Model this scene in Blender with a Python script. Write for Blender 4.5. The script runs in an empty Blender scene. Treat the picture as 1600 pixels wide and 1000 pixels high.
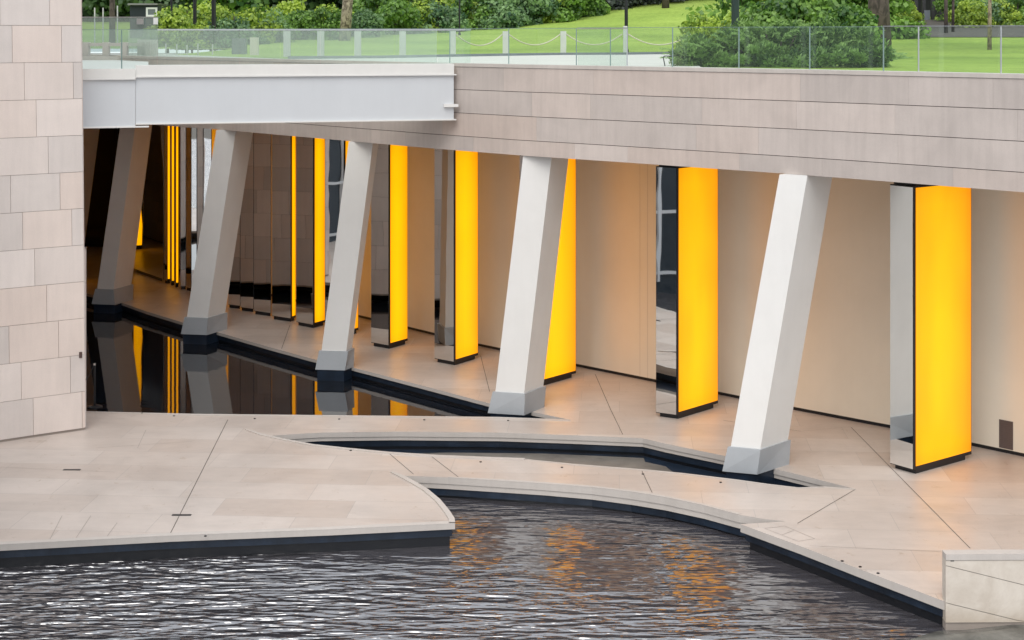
import bpy, bmesh, math, random
from mathutils import Vector, Matrix, noise
from mathutils.geometry import tessellate_polygon

random.seed(7)
S = bpy.context.scene
COL = S.collection
EYE = 8.2          # camera height above the paving
F = 2400.0         # focal length in photo pixels (1600 wide)
HOR = 50.0         # horizon row of the photo

# ------------------------------------------------------------------ helpers
def gp(px, py, z=0.0):
    """plan point of a photo position known to lie at height z"""
    d = (EYE - z) * F / (py - HOR)
    return Vector(((px - 800.0) / F * d, d))

def at(px, d):
    return (px - 800.0) / F * d

def zat(py, d):
    return EYE - (py - HOR) * d / F

def tag(o, label=None, cat=None, group=None, kind=None):
    if label: o['label'] = label
    if cat: o['category'] = cat
    if group: o['group'] = group
    if kind: o['kind'] = kind
    return o

def empty(name, loc=(0, 0, 0), rz=0.0):
    o = bpy.data.objects.new(name, None)
    o.empty_display_size = .3
    COL.objects.link(o)
    o.location = loc
    o.rotation_euler = (0, 0, rz)
    return o

class MB:
    """collects faces and links them as one mesh object (coordinates are world, unless local=True)"""
    def __init__(s):
        s.v = []; s.f = []; s.m = []; s.t = []
    def face(s, pts, mi=0, tint=.5):
        n = len(s.v)
        s.v += [tuple(p) for p in pts]
        s.f.append(tuple(range(n, n + len(pts)))); s.m.append(mi); s.t.append(tint)
    def prism(s, quad, z0, z1, mi=0, tint=.5, top=None, caps=True):
        """quad = plan points; top = plan points at z1 (for sloping solids)"""
        top = top or quad
        q = list(quad); t = list(top)
        a = sum(q[i][0] * q[(i + 1) % len(q)][1] - q[(i + 1) % len(q)][0] * q[i][1] for i in range(len(q)))
        if a < 0:
            q.reverse(); t.reverse()
        n = len(q)
        for i in range(n):
            j = (i + 1) % n
            s.face([(q[i][0], q[i][1], z0), (q[j][0], q[j][1], z0), (t[j][0], t[j][1], z1), (t[i][0], t[i][1], z1)], mi, tint)
        if caps:
            s.face([(p[0], p[1], z1) for p in t], mi, tint)
            s.face([(p[0], p[1], z0) for p in reversed(q)], mi, tint)
        return s
    def box(s, x0, x1, y0, y1, z0, z1, mi=0, tint=.5):
        return s.prism([(x0, y0), (x1, y0), (x1, y1), (x0, y1)], z0, z1, mi, tint)
    def bar(s, a, b, w, h, mi=0, tint=.5):
        """beam from a to b (3D), width w across in plan, height h"""
        a = Vector(a); b = Vector(b)
        d = (b - a); dd = d.normalized()
        side = Vector((-dd.y, dd.x, 0))
        if side.length < 1e-4: side = Vector((1, 0, 0))
        side = side.normalized() * (w / 2)
        up = dd.cross(side).normalized() * (h / 2)
        c = []
        for p in (a, b):
            c.append([p - side - up, p + side - up, p + side + up, p - side + up])
        for i in range(4):
            j = (i + 1) % 4
            s.face([c[0][i], c[0][j], c[1][j], c[1][i]], mi, tint)
        s.face(c[0][::-1], mi, tint); s.face(c[1], mi, tint)
        return s
    def tube(s, pts, rads, n=12, mi=0, cap=True):
        rings = []
        pts = [Vector(p) for p in pts]
        for i, p in enumerate(pts):
            d = (pts[min(i + 1, len(pts) - 1)] - pts[max(i - 1, 0)]).normalized()
            u = d.cross(Vector((0, 1, 0)))
            if u.length < .1: u = d.cross(Vector((1, 0, 0)))
            u.normalize(); w = d.cross(u).normalized()
            r = rads[i] if hasattr(rads, '__len__') else rads
            rings.append([p + u * math.cos(2 * math.pi * k / n) * r + w * math.sin(2 * math.pi * k / n) * r for k in range(n)])
        for a, b in zip(rings, rings[1:]):
            for k in range(n):
                j = (k + 1) % n
                s.face([a[k], a[j], b[j], b[k]], mi)
        if cap:
            s.face(rings[0][::-1], mi); s.face(rings[-1], mi)
        return s
    def build(s, name, mats, parent=None, smooth=False, weld=False):
        me = bpy.data.meshes.new(name)
        off = Vector((0, 0, 0))
        if parent is not None:
            off = WORLD.get(parent.name, Vector(parent.location))
        vs = [Vector(v) - off for v in s.v]
        me.from_pydata(vs, [], s.f)
        if not isinstance(mats, (list, tuple)): mats = [mats]
        for m in mats: me.materials.append(m)
        me.polygons.foreach_set('material_index', s.m)
        at_ = me.attributes.new('tint', 'FLOAT', 'FACE')
        at_.data.foreach_set('value', s.t)
        if weld or smooth:
            bm = bmesh.new(); bm.from_mesh(me)
            bmesh.ops.remove_doubles(bm, verts=bm.verts, dist=1e-5)
            bm.to_mesh(me); bm.free()
        if smooth:
            me.polygons.foreach_set('use_smooth', [True] * len(me.polygons))
        me.update()
        o = bpy.data.objects.new(name, me)
        COL.objects.link(o)
        if parent is not None:
            o.parent = parent
            WORLD[o.name] = off
        return o

WORLD = {}     # world position of the origin of parented meshes (their local offset is zero)

def copy_tree(o, parent=None):
    c = o.copy(); COL.objects.link(c)
    if parent is not None: c.parent = parent
    for ch in list(o.children):
        copy_tree(ch, c)
    return c

def bevel(o, w, seg=2, ang=30):
    m = o.modifiers.new('Bevel', 'BEVEL')
    m.width = w; m.segments = seg; m.limit_method = 'ANGLE'; m.angle_limit = math.radians(ang)
    return o

# ------------------------------------------------------------------ materials
def new_mat(name):
    m = bpy.data.materials.new(name)
    m.use_nodes = True
    nt = m.node_tree
    b = nt.nodes['Principled BSDF']
    return m, nt, b

def N(nt, t, **kw):
    n = nt.nodes.new(t)
    for k, v in kw.items(): setattr(n, k, v)
    return n

def L(nt, a, b): nt.links.new(a, b)

def coords(nt, scale=(1, 1, 1), rot=(0, 0, 0), kind='Position'):
    if kind == 'Position':
        g = N(nt, 'ShaderNodeNewGeometry'); out = g.outputs['Position']
    else:
        g = N(nt, 'ShaderNodeTexCoord'); out = g.outputs['Object']
    mp = N(nt, 'ShaderNodeMapping')
    mp.inputs['Scale'].default_value = scale
    mp.inputs['Rotation'].default_value = rot
    L(nt, out, mp.inputs['Vector'])
    return mp.outputs['Vector']

def noise_tex(nt, vec, scale, detail=4, rough=.55, dist=0):
    n = N(nt, 'ShaderNodeTexNoise')
    n.inputs['Scale'].default_value = scale
    n.inputs['Detail'].default_value = detail
    n.inputs['Roughness'].default_value = rough
    n.inputs['Distortion'].default_value = dist
    L(nt, vec, n.inputs['Vector'])
    return n.outputs['Fac']

def ramp(nt, fac, stops):
    r = N(nt, 'ShaderNodeValToRGB')
    el = r.color_ramp.elements
    while len(el) < len(stops): el.new(.5)
    for e, (p, c) in zip(el, stops):
        e.position = p
        e.color = (c[0], c[1], c[2], 1) if hasattr(c, '__len__') else (c, c, c, 1)
    L(nt, fac, r.inputs['Fac'])
    return r.outputs['Color']

def mixc(nt, fac, a, b, mode='MIX'):
    m = N(nt, 'ShaderNodeMix', data_type='RGBA', blend_type=mode)
    if isinstance(fac, (int, float)): m.inputs['Factor'].default_value = fac
    else: L(nt, fac, m.inputs['Factor'])
    for sock, v in ((m.inputs['A'], a), (m.inputs['B'], b)):
        if hasattr(v, 'is_linked') or hasattr(v, 'links'): L(nt, v, sock)
        else: sock.default_value = (v[0], v[1], v[2], 1)
    return m.outputs['Result']

def bump(nt, b, h, strength, dist):
    n = N(nt, 'ShaderNodeBump')
    n.inputs['Strength'].default_value = strength
    n.inputs['Distance'].default_value = dist
    L(nt, h, n.inputs['Height'])
    L(nt, n.outputs['Normal'], b.inputs['Normal'])
    return n

def mul(c, k): return tuple(x * k for x in c)

def stone(name, base, tintvar=.12, rough=.6, warm=(1.03, .97, .93), stain=.12, grain=.06, bmp=.15):
    m, nt, b = new_mat(name)
    v = coords(nt)
    a = N(nt, 'ShaderNodeAttribute', attribute_name='tint')
    r1 = ramp(nt, a.outputs['Fac'], [(0, mul(base, 1 - tintvar)), (.45, base), (.8, tuple(base[i] * warm[i] for i in range(3))), (1, mul(base, 1 + tintvar * .8))])
    big = noise_tex(nt, v, .9, 5, .6, .4)
    st = ramp(nt, big, [(.3, 1 - stain), (.62, 1.0), (1, 1.0)])
    c = mixc(nt, 1.0, r1, st, 'MULTIPLY')
    gr = noise_tex(nt, v, 55, 3, .7)
    g2 = ramp(nt, gr, [(.3, 1 - grain), (.7, 1.0 + 0)])
    c = mixc(nt, 1.0, c, g2, 'MULTIPLY')
    sv = coords(nt, (7, 7, .6))
    strk = ramp(nt, noise_tex(nt, sv, 1.2, 4, .6), [(.35, 1 - stain * .5), (.6, 1)])
    c = mixc(nt, 1.0, c, strk, 'MULTIPLY')
    L(nt, c, b.inputs['Base Color'])
    b.inputs['Roughness'].default_value = rough
    bump(nt, b, gr, bmp, .004)
    return m

def plain(name, col, rough=.5, metal=0, var=.06, scale=3, bmp=0, spec=None, streak=0):
    m, nt, b = new_mat(name)
    v = coords(nt)
    n = noise_tex(nt, v, scale, 5, .6)
    c = ramp(nt, n, [(.3, mul(col, 1 - var)), (.7, mul(col, 1 + var))])
    if streak:
        s1 = ramp(nt, noise_tex(nt, coords(nt, (4, 4, .3)), 1.1, 5, .65), [(.32, 1 - streak), (.58, 1)])
        s2 = ramp(nt, noise_tex(nt, v, .6, 5, .7, .6), [(.32, (1 - streak * .8, 1 - streak, 1 - streak * 1.3)), (.6, (1, 1, 1))])
        c = mixc(nt, 1, c, s1, 'MULTIPLY'); c = mixc(nt, 1, c, s2, 'MULTIPLY')
    L(nt, c, b.inputs['Base Color'])
    b.inputs['Roughness'].default_value = rough
    b.inputs['Metallic'].default_value = metal
    if spec is not None: b.inputs['Specular IOR Level'].default_value = spec
    if bmp:
        f = noise_tex(nt, v, 40, 3, .6)
        bump(nt, b, f, bmp, .003)
    return m

M = {}
M['clad'] = stone('pale_limestone', (.78, .695, .635), .11, .6, stain=.08)
M['fascia'] = stone('fascia_limestone', (.62, .545, .495), .11, .6, stain=.14)
M['coping'] = stone('coping_stone', (.60, .55, .50), .06, .6)
M['dark_gap'] = plain('shadow_gap', (.05, .045, .04), .8)
M['joint_fill'] = plain('joint_mortar', (.32, .27, .23), .8)
M['fine_joint'] = plain('fine_paving_joint', (.36, .31, .27), .7)
M['white_paint'] = plain('white_painted_steel', (.79, .775, .74), .45, var=.025, scale=1.3, streak=.02)
M['grey_sheath'] = plain('grey_metal_sheath', (.41, .43, .445), .45, var=.05, scale=2)
M['beam_white'] = plain('bridge_white_paint', (.61, .625, .635), .4, var=.02, scale=1, streak=.015)
M['beam_cap'] = plain('bridge_cap', (.74, .72, .675), .45, var=.03)
M['plaster'] = plain('interior_plaster', (.79, .735, .61), .33, var=.03, scale=.8, spec=.6, streak=.015)
M['soffit'] = plain('soffit', (.35, .32, .30), .6)
M['black'] = plain('black_metal', (.008, .009, .012), .35)
M['liner'] = plain('pool_liner', (.016, .027, .047), .3, var=.4, scale=1.5, streak=.25)
M['concrete'] = plain('wet_concrete', (.17, .155, .135), .35, var=.35, scale=1.6, bmp=.3)
M['grille'] = plain('grille', (.12, .09, .08), .5)
M['dark_glass'] = plain('dark_glass_wall', (.006, .007, .008), .06)
M['steel'] = plain('brushed_steel', (.55, .56, .58), .3, 1)
M['post_white'] = plain('white_post', (.62, .60, .62), .5, var=.08)
M['rope'] = plain('rope', (.62, .56, .44), .8)
M['chrome'] = plain('chrome', (.8, .8, .8), .08, 1)
M['terrace'] = plain('terrace_paving', (.62, .59, .54), .6, var=.05, scale=1)
M['soil'] = plain('soil_bed', (.09, .08, .065), .9, var=.3, scale=2)
M['hut'] = plain('hut_dark_boards', (.012, .02, .028), .5)
M['white'] = plain('white_frame', (.8, .8, .8), .5)
M['slate'] = plain('slate_panel', (.16, .18, .2), .4, var=.15)
M['pave_kerb'] = stone('kerb_stone', (.60, .55, .50), .05, .5, stain=.08)

# mirror (slightly wavy polished steel, as the photo's rippled edges show)
m, nt, b = new_mat('mirror_steel')
b.inputs['Base Color'].default_value = (.83, .84, .83, 1)
b.inputs['Metallic'].default_value = 1
b.inputs['Roughness'].default_value = .015
bump(nt, b, noise_tex(nt, coords(nt, (1, 1, .5)), 1.1, 2, .5), .5, .006)
M['mirror'] = m

# lit yellow panel
m, nt, b = new_mat('lit_yellow_glass')
tc = N(nt, 'ShaderNodeTexCoord')
uvx = N(nt, 'ShaderNodeUVMap'); sx = N(nt, 'ShaderNodeSeparateXYZ'); L(nt, uvx.outputs['UV'], sx.inputs['Vector'])
col = ramp(nt, sx.outputs['X'], [(0, (1.5, .52, .0)), (.12, (1.55, .60, .0)), (.4, (1.6, .67, .0)), (.62, (1.6, .62, .0)), (.88, (1.45, .48, .0)), (1, (1.25, .37, .0))])
vr = ramp(nt, sx.outputs['Y'], [(0, .88), (.05, 1), (.70, 1), (.93, .88), (1, .74)])
c = mixc(nt, 1, col, vr, 'MULTIPLY')
nz = ramp(nt, noise_tex(nt, coords(nt, (1, 1, .35)), .9, 2), [(.3, .84), (.6, 1.0)])
c = mixc(nt, 1, c, nz, 'MULTIPLY')
b.inputs['Base Color'].default_value = (.05, .03, .0, 1)
L(nt, c, b.inputs['Emission Color'])
b.inputs['Emission Strength'].default_value = .67
b.inputs['Roughness'].default_value = .35
M['yellow'] = m

# paving: large pale slabs with close tones
def paving(name, base, rot):
    m, nt, b = new_mat(name)
    v = coords(nt, (1, 1, 1), (0, 0, rot))
    br = N(nt, 'ShaderNodeTexBrick')
    br.offset = .37; br.squash = 1
    L(nt, v, br.inputs['Vector'])
    br.inputs['Scale'].default_value = 1
    br.inputs['Mortar Size'].default_value = .006
    br.inputs['Mortar Smooth'].default_value = .3
    br.inputs['Bias'].default_value = .0
    br.inputs['Brick Width'].default_value = 2.3
    br.inputs['Row Height'].default_value = .95
    br.inputs['Color1'].default_value = (*mul(base, 1.03), 1)
    br.inputs['Color2'].default_value = (base[0] * .90, base[1] * .86, base[2] * .83, 1)
    br.inputs['Mortar'].default_value = (*mul(base, .76), 1)
    p = coords(nt)
    big = ramp(nt, noise_tex(nt, p, .45, 6, .62, .6), [(.3, .83), (.6, 1.0)])
    st = ramp(nt, noise_tex(nt, coords(nt, (1, 3.2, 1), (0, 0, rot)), 1.6, 5, .65, .3), [(.3, .93), (.62, 1.0)])
    gr = noise_tex(nt, p, 70, 3, .7)
    sp = ramp(nt, gr, [(.25, .93), (.6, 1)])
    blot = ramp(nt, noise_tex(nt, p, 3.5, 6, .75, 1.2), [(.30, (.80, .75, .68)), (.40, (1, 1, 1))])
    c = mixc(nt, 1, br.outputs['Color'], big, 'MULTIPLY')
    c = mixc(nt, 1, c, st, 'MULTIPLY')
    c = mixc(nt, 1, c, sp, 'MULTIPLY')
    c = mixc(nt, 1, c, blot, 'MULTIPLY')
    L(nt, c, b.inputs['Base Color'])
    rr = ramp(nt, noise_tex(nt, p, 1.3, 5, .6), [(.3, .30), (.7, .46)])
    L(nt, rr, b.inputs['Roughness'])
    bump(nt, b, gr, .12, .003)
    return m
M['paving'] = paving('pale_paving', (.645, .568, .508), math.radians(4))

# rippled water
m, nt, b = new_mat('rippled_dark_water')
b.inputs['Base Color'].default_value = (.060, .056, .062, 1)
b.inputs['Roughness'].default_value = .09
b.inputs['IOR'].default_value = 3.2
v1 = coords(nt, (.42, 1.5, 1), (0, 0, math.radians(-3)))
h1 = noise_tex(nt, v1, 3.5, 1.8, .45, .3)
h2 = noise_tex(nt, coords(nt, (.5, 1.3, 1), (0, 0, math.radians(6))), 7.5, 1.6, .4, .2)
ad = N(nt, 'ShaderNodeMath', operation='MULTIPLY_ADD'); L(nt, h2, ad.inputs[0]); ad.inputs[1].default_value = .25; L(nt, h1, ad.inputs[2])
calm = ramp(nt, noise_tex(nt, coords(nt), .45, 3, .5), [(.35, .6), (.6, 1)])
# breeze: the ripples die down towards the sheltered corner below the curved walkway
sw = N(nt, 'ShaderNodeSeparateXYZ'); L(nt, coords(nt), sw.inputs['Vector'])
m1 = N(nt, 'ShaderNodeMath', operation='MULTIPLY_ADD'); L(nt, sw.outputs['X'], m1.inputs[0]); m1.inputs[1].default_value = .5; L(nt, sw.outputs['Y'], m1.inputs[2])
mr = N(nt, 'ShaderNodeMapRange', interpolation_type='SMOOTHSTEP'); L(nt, m1.outputs[0], mr.inputs['Value'])
mr.inputs['From Min'].default_value = 25.3; mr.inputs['From Max'].default_value = 21.6; mr.inputs['To Min'].default_value = .22; mr.inputs['To Max'].default_value = 1.0
ms = N(nt, 'ShaderNodeMath', operation='MULTIPLY'); L(nt, calm, ms.inputs[0]); L(nt, mr.outputs[0], ms.inputs[1])
cen = N(nt, 'ShaderNodeMath', operation='SUBTRACT'); L(nt, ad.outputs[0], cen.inputs[0]); cen.inputs[1].default_value = .62
ml = N(nt, 'ShaderNodeMath', operation='MULTIPLY'); L(nt, cen.outputs[0], ml.inputs[0]); L(nt, ms.outputs[0], ml.inputs[1])
bump(nt, b, ml.outputs[0], 1.0, .36)
M['water'] = m
m, nt, b = new_mat('still_dark_water')
b.inputs['Base Color'].default_value = (.008, .010, .014, 1)
b.inputs['Roughness'].default_value = .015
b.inputs['IOR'].default_value = 2.1
bump(nt, b, noise_tex(nt, coords(nt, (.6, 2.5, 1)), 1.8, 3, .5), .12, .012)
M['still'] = m

# glass with greenish tint: part see-through, part mirror-like
def glass(name, tint, gl=.10, haze=0.0):
    m, nt, b = new_mat(name)
    nt.nodes.remove(b)
    out = nt.nodes['Material Output']
    tr = N(nt, 'ShaderNodeBsdfTransparent'); tr.inputs['Color'].default_value = (*tint, 1)
    g = N(nt, 'ShaderNodeBsdfGlossy'); g.inputs['Roughness'].default_value = .02; g.inputs['Color'].default_value = (.9, 1, .96, 1)
    lw = N(nt, 'ShaderNodeLayerWeight'); lw.inputs['Blend'].default_value = .5
    pw = N(nt, 'ShaderNodeMath', operation='POWER'); L(nt, lw.outputs['Facing'], pw.inputs[0]); pw.inputs[1].default_value = 4
    sc_ = N(nt, 'ShaderNodeMath', operation='MULTIPLY_ADD'); L(nt, pw.outputs[0], sc_.inputs[0]); sc_.inputs[1].default_value = .8; sc_.inputs[2].default_value = .05
    mx = N(nt, 'ShaderNodeMixShader')
    ad = N(nt, 'ShaderNodeMath', operation='ADD'); L(nt, sc_.outputs[0], ad.inputs[0]); ad.inputs[1].default_value = gl
    L(nt, ad.outputs[0], mx.inputs['Fac']); L(nt, tr.outputs[0], mx.inputs[1]); L(nt, g.outputs[0], mx.inputs[2])
    last = mx
    if haze:
        df = N(nt, 'ShaderNodeBsdfDiffuse'); df.inputs['Color'].default_value = (.56, .68, .62, 1)
        m2 = N(nt, 'ShaderNodeMixShader'); m2.inputs['Fac'].default_value = haze
        L(nt, mx.outputs[0], m2.inputs[1]); L(nt, df.outputs[0], m2.inputs[2]); last = m2
    L(nt, last.outputs[0], out.inputs['Surface'])
    return m
M['glass'] = glass('railing_glass', (.87, .94, .90), .02, .05)
M['glass_green'] = glass('hazy_green_glass', (.88, .96, .92), .05, .33)
M['glass_grey'] = glass('grey_glass', (.55, .62, .66), .08, .25)
M['glass_edge'] = plain('glass_edge', (.20, .28, .26), .2)

# grass
m, nt, b = new_mat('lawn_grass')
p = coords(nt)
c = ramp(nt, noise_tex(nt, p, .12, 4, .6), [(.3, (.25, .37, .07)), (.55, (.37, .51, .10)), (.8, (.47, .58, .15))])
c2 = ramp(nt, noise_tex(nt, coords(nt, (1, .35, 1)), 4, 8, .85), [(.3, .62), (.7, 1.12)])
c = mixc(nt, 1, c, c2, 'MULTIPLY')
L(nt, c, b.inputs['Base Color']); b.inputs['Roughness'].default_value = .9
b.inputs['Specular IOR Level'].default_value = .1
bump(nt, b, noise_tex(nt, p, 14, 4, .8), .8, .05)
M['grass'] = m

def leafmat(name, dark, light, trans=.35):
    m, nt, b = new_mat(name)
    nt.nodes.remove(b); out = nt.nodes['Material Output']
    a = N(nt, 'ShaderNodeAttribute', attribute_name='tint')
    n = noise_tex(nt, coords(nt), .9, 3, .6)
    ad = N(nt, 'ShaderNodeMath', operation='MULTIPLY_ADD'); L(nt, n, ad.inputs[0]); ad.inputs[1].default_value = .7; L(nt, a.outputs['Fac'], ad.inputs[2])
    sb = N(nt, 'ShaderNodeMath', operation='SUBTRACT'); L(nt, ad.outputs[0], sb.inputs[0]); sb.inputs[1].default_value = .35
    c = ramp(nt, sb.outputs[0], [(.1, dark), (.74, light)])
    d = N(nt, 'ShaderNodeBsdfDiffuse'); t = N(nt, 'ShaderNodeBsdfTranslucent')
    g = N(nt, 'ShaderNodeBsdfGlossy'); g.inputs['Roughness'].default_value = .45
    L(nt, c, d.inputs['Color']); L(nt, c, t.inputs['Color'])
    mx = N(nt, 'ShaderNodeMixShader'); mx.inputs['Fac'].default_value = trans
    L(nt, d.outputs[0], mx.inputs[1]); L(nt, t.outputs[0], mx.inputs[2])
    m2 = N(nt, 'ShaderNodeMixShader'); m2.inputs['Fac'].default_value = .04
    L(nt, mx.outputs[0], m2.inputs[1]); L(nt, g.outputs[0], m2.inputs[2])
    L(nt, m2.outputs[0], out.inputs['Surface'])
    return m
M['leaf_bright'] = leafmat('bright_leaves', (.08, .18, .02), (.48, .62, .08))
M['leaf_mid'] = leafmat('mid_green_leaves', (.03, .10, .02), (.24, .42, .07))
M['leaf_sage'] = leafmat('soft_green_leaves', (.04, .11, .05), (.27, .43, .17))
M['leaf_dark'] = leafmat('dark_leaves', (.018, .05, .018), (.09, .17, .05))
M['leaf_purple'] = leafmat('bronze_dark_leaves', (.018, .026, .020), (.085, .105, .085))
M['leaf_juniper'] = leafmat('juniper_leaves', (.035, .095, .03), (.27, .43, .12))
def barkmat(name, c1, c2, sc):
    m, nt, b = new_mat(name)
    n = noise_tex(nt, coords(nt, (1, 1, .6)), sc, 4, .6, .8)
    L(nt, ramp(nt, n, [(.42, c1), (.55, c2)]), b.inputs['Base Color']); b.inputs['Roughness'].default_value = .9
    bump(nt, b, n, .6, .03)
    return m
M['bark_pale'] = barkmat('mottled_pale_bark', (.12, .095, .07), (.42, .35, .27), 4)
M['bark_dark'] = barkmat('dark_bark', (.05, .04, .035), (.11, .085, .075), 5)

# ------------------------------------------------------------------ paving with its pools
lip_default = .12
# outer edge: (photo x, photo y, lip depth)
outer_px = [(-420, 874, .10), (0, 851, .10), (266, 837, .10), (520, 827, .10), (711, 817.5, .10),
            (710, 811, .12), (702, 799, .13), (688, 782, .15), (669, 766, .17), (650, 754.5, .19), (628, 743, .21),
            (700, 746, .22), (780, 751, .22), (850, 755.5, .22), (924, 761, .23), (985, 768, .24), (1039, 776.6, .24), (1100, 789.5, .24),
            (1154, 804, .24), (1195, 811, .2), (1228, 814.5, .16), (1157, 819, .13), (1250, 853, .13), (1340, 888, .13), (1477, 940, .13)]
outer = [gp(x, y) for x, y, l in outer_px]
lips_o = [l for x, y, l in outer_px]
outer += [Vector((6.5, 22.17)), Vector((14, 22.2)), Vector((20, 23)), Vector((12, 36)), Vector((-6, 52)), Vector((-14, 66)), Vector((-24, 66)), Vector((-34, 30))]
lips_o += [.13] * 8
still_px = [(60, 642), (133, 643), (300, 647), (450, 648.6), (600, 650), (780, 652), (892, 656), (762, 629.5), (660, 602.5), (539, 571), (495, 562.5),
            (420, 542), (328, 515.5), (283, 503), (230, 487), (182, 470), (137, 459), (40, 430), (-40, 500)]
still = [gp(x, y) for x, y in still_px]
chan_px = [(425, 680.5), (435, 685), (490, 695.6), (545, 701.5), (608, 707.5), (682, 712.3), (750, 715), (820, 717.5), (895, 725), (1010, 734), (1067, 739.5), (1154, 750),
           (1200, 756.5), (1247, 762), (1290, 760.5), (1337, 764), (1270, 747), (1198, 729.5), (1131, 712), (1039, 693), (1004, 684.6), (895, 680), (780, 676), (620, 674.5), (500, 676)]
chan = [gp(x, y) for x, y in chan_px]

def area(p):
    return .5 * sum(p[i].x * p[(i + 1) % len(p)].y - p[(i + 1) % len(p)].x * p[i].y for i in range(len(p)))

def offset_poly(poly, dist):
    """move each vertex along the averaged left normal by dist"""
    out = []
    n = len(poly)
    for i in range(n):
        a, b_, c = poly[i - 1], poly[i], poly[(i + 1) % n]
        d1 = (b_ - a).normalized(); d2 = (c - b_).normalized()
        n1 = Vector((-d1.y, d1.x)); n2 = Vector((-d2.y, d2.x))
        s = n1 + n2
        if s.length < .35: s = n1
        s.normalize()
        k = 1 / max(.45, s.dot(n1))
        out.append(b_ + s * dist * k)
    return out

mb = MB()
allp = [[Vector((p.x, p.y, 0)) for p in q] for q in (outer, still, chan)]
flat = [p for q in allp for p in q]
for t in tessellate_polygon(allp):
    a, b_, c = (flat[i] for i in t)
    if (b_ - a).cross(c - a).z < 0: b_, c = c, b_
    if (b_ - a).cross(c - a).length < 1e-9: continue
    mb.face([a, b_, c], 0)
liner = MB()
def edge_skirts(poly, lips, solid_left):
    sgn = 1 if solid_left else -1
    ins1 = offset_poly(poly, sgn * .018)
    ins2 = offset_poly(poly, sgn * .045)
    ins3 = offset_poly(poly, sgn * .085)
    n = len(poly)
    for i in range(n):
        j = (i + 1) % n
        def P(q, k, z): return (q[k].x, q[k].y, z)
        la, lb = lips[i], lips[j]
        if max(la, lb) > .15:       # two-tier lip with a groove
            g0, g1 = .56, .62
            mb.face([P(poly, i, 0), P(poly, j, 0), P(poly, j, -lb * g0), P(poly, i, -la * g0)], 1)
            mb.face([P(poly, i, -la * g0), P(poly, j, -lb * g0), P(ins1, j, -lb * g0), P(ins1, i, -la * g0)], 1)
            mb.face([P(ins1, i, -la * g0), P(ins1, j, -lb * g0), P(ins1, j, -lb), P(ins1, i, -la)], 1)
            mb.face([P(ins1, i, -la), P(ins1, j, -lb), P(ins2, j, -lb), P(ins2, i, -la)], 1)
        else:
            mb.face([P(poly, i, 0), P(poly, j, 0), P(poly, j, -lb), P(poly, i, -la)], 1)
            mb.face([P(poly, i, -la), P(poly, j, -lb), P(ins2, j, -lb), P(ins2, i, -la)], 1)
        k_ = .13
        liner.face([P(ins2, i, -la), P(ins2, j, -lb), P(ins2, j, -lb - k_), P(ins2, i, -la - k_)], 0)
        liner.face([P(ins2, i, -la - k_), P(ins2, j, -lb - k_), P(ins3, j, -lb - k_), P(ins3, i, -la - k_)], 0)
        liner.face([P(ins3, i, -la - k_), P(ins3, j, -lb - k_), P(ins3, j, -1.0), P(ins3, i, -1.0)], 1)
edge_skirts(outer, lips_o, area(outer) > 0)
edge_skirts(still, [.08] * len(still), area(still) < 0)
edge_skirts(chan, [.18] * len(chan), area(chan) < 0)

# thin raised kerbs along the curved edges
def kerb(px, w, side, h=.022):
    pts = [gp(x, y) for x, y in px]
    ns = []
    for i in range(len(pts)):
        d = (pts[min(i + 1, len(pts) - 1)] - pts[max(0, i - 1)]).normalized()
        ns.append(Vector((-d.y, d.x)) * side)
    for i in range(len(pts) - 1):
        a, b_ = pts[i], pts[i + 1]
        w0 = w * (.35 if i == 0 else 1)
        c, d = b_ + ns[i + 1] * w, a + ns[i] * w0
        e = .0015
        a2, b2 = a - ns[i] * e, b_ - ns[i + 1] * e
        z = h
        mb.face([(a2.x, a2.y, z), (b2.x, b2.y, z), (c.x, c.y, z), (d.x, d.y, z)], 2)
        mb.face([(d.x, d.y, z), (c.x, c.y, z), (c.x, c.y, 0.001), (d.x, d.y, 0.001)], 2)
        mb.face([(a2.x, a2.y, z), (b2.x, b2.y, z), (b2.x, b2.y, -.01), (a2.x, a2.y, -.01)], 2)
kerb([(612, 738), (628, 743), (650, 754.5), (669, 766), (688, 782), (702, 799), (710, 811), (711, 817.5)], .10, 1 if False else -1)
kerb([(384, 671.4), (410, 679), (435, 685), (490, 695.6), (545, 701.5), (608, 707.5), (682, 712.3), (750, 715), (820, 717.5)], .08, -1)
kerb([(820, 717.5), (895, 725), (1010, 734), (1067, 739.5), (1154, 750), (1200, 756.5), (1247, 762), (1290, 760.5), (1337, 764)], .06, -1, .006)
kerb([(-420, 874), (0, 851), (266, 837), (520, 827), (711, 817.5)], .13, 1, .005)
kerb([(133, 643), (300, 647), (450, 648.6), (600, 650), (780, 652), (892, 656)], .10, -1, .008)
kerb([(700, 746), (780, 751), (850, 755.5), (924, 761), (985, 768), (1039, 776.6), (1100, 789.5), (1154, 804)], .08, 1, .006)
deck = mb.build('paving', [M['paving'], M['pave_kerb'], M['pave_kerb']])
tag(deck, kind='structure')
tag(liner.build('pool_liner', [M['liner'], M['black']]), kind='structure')

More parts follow.
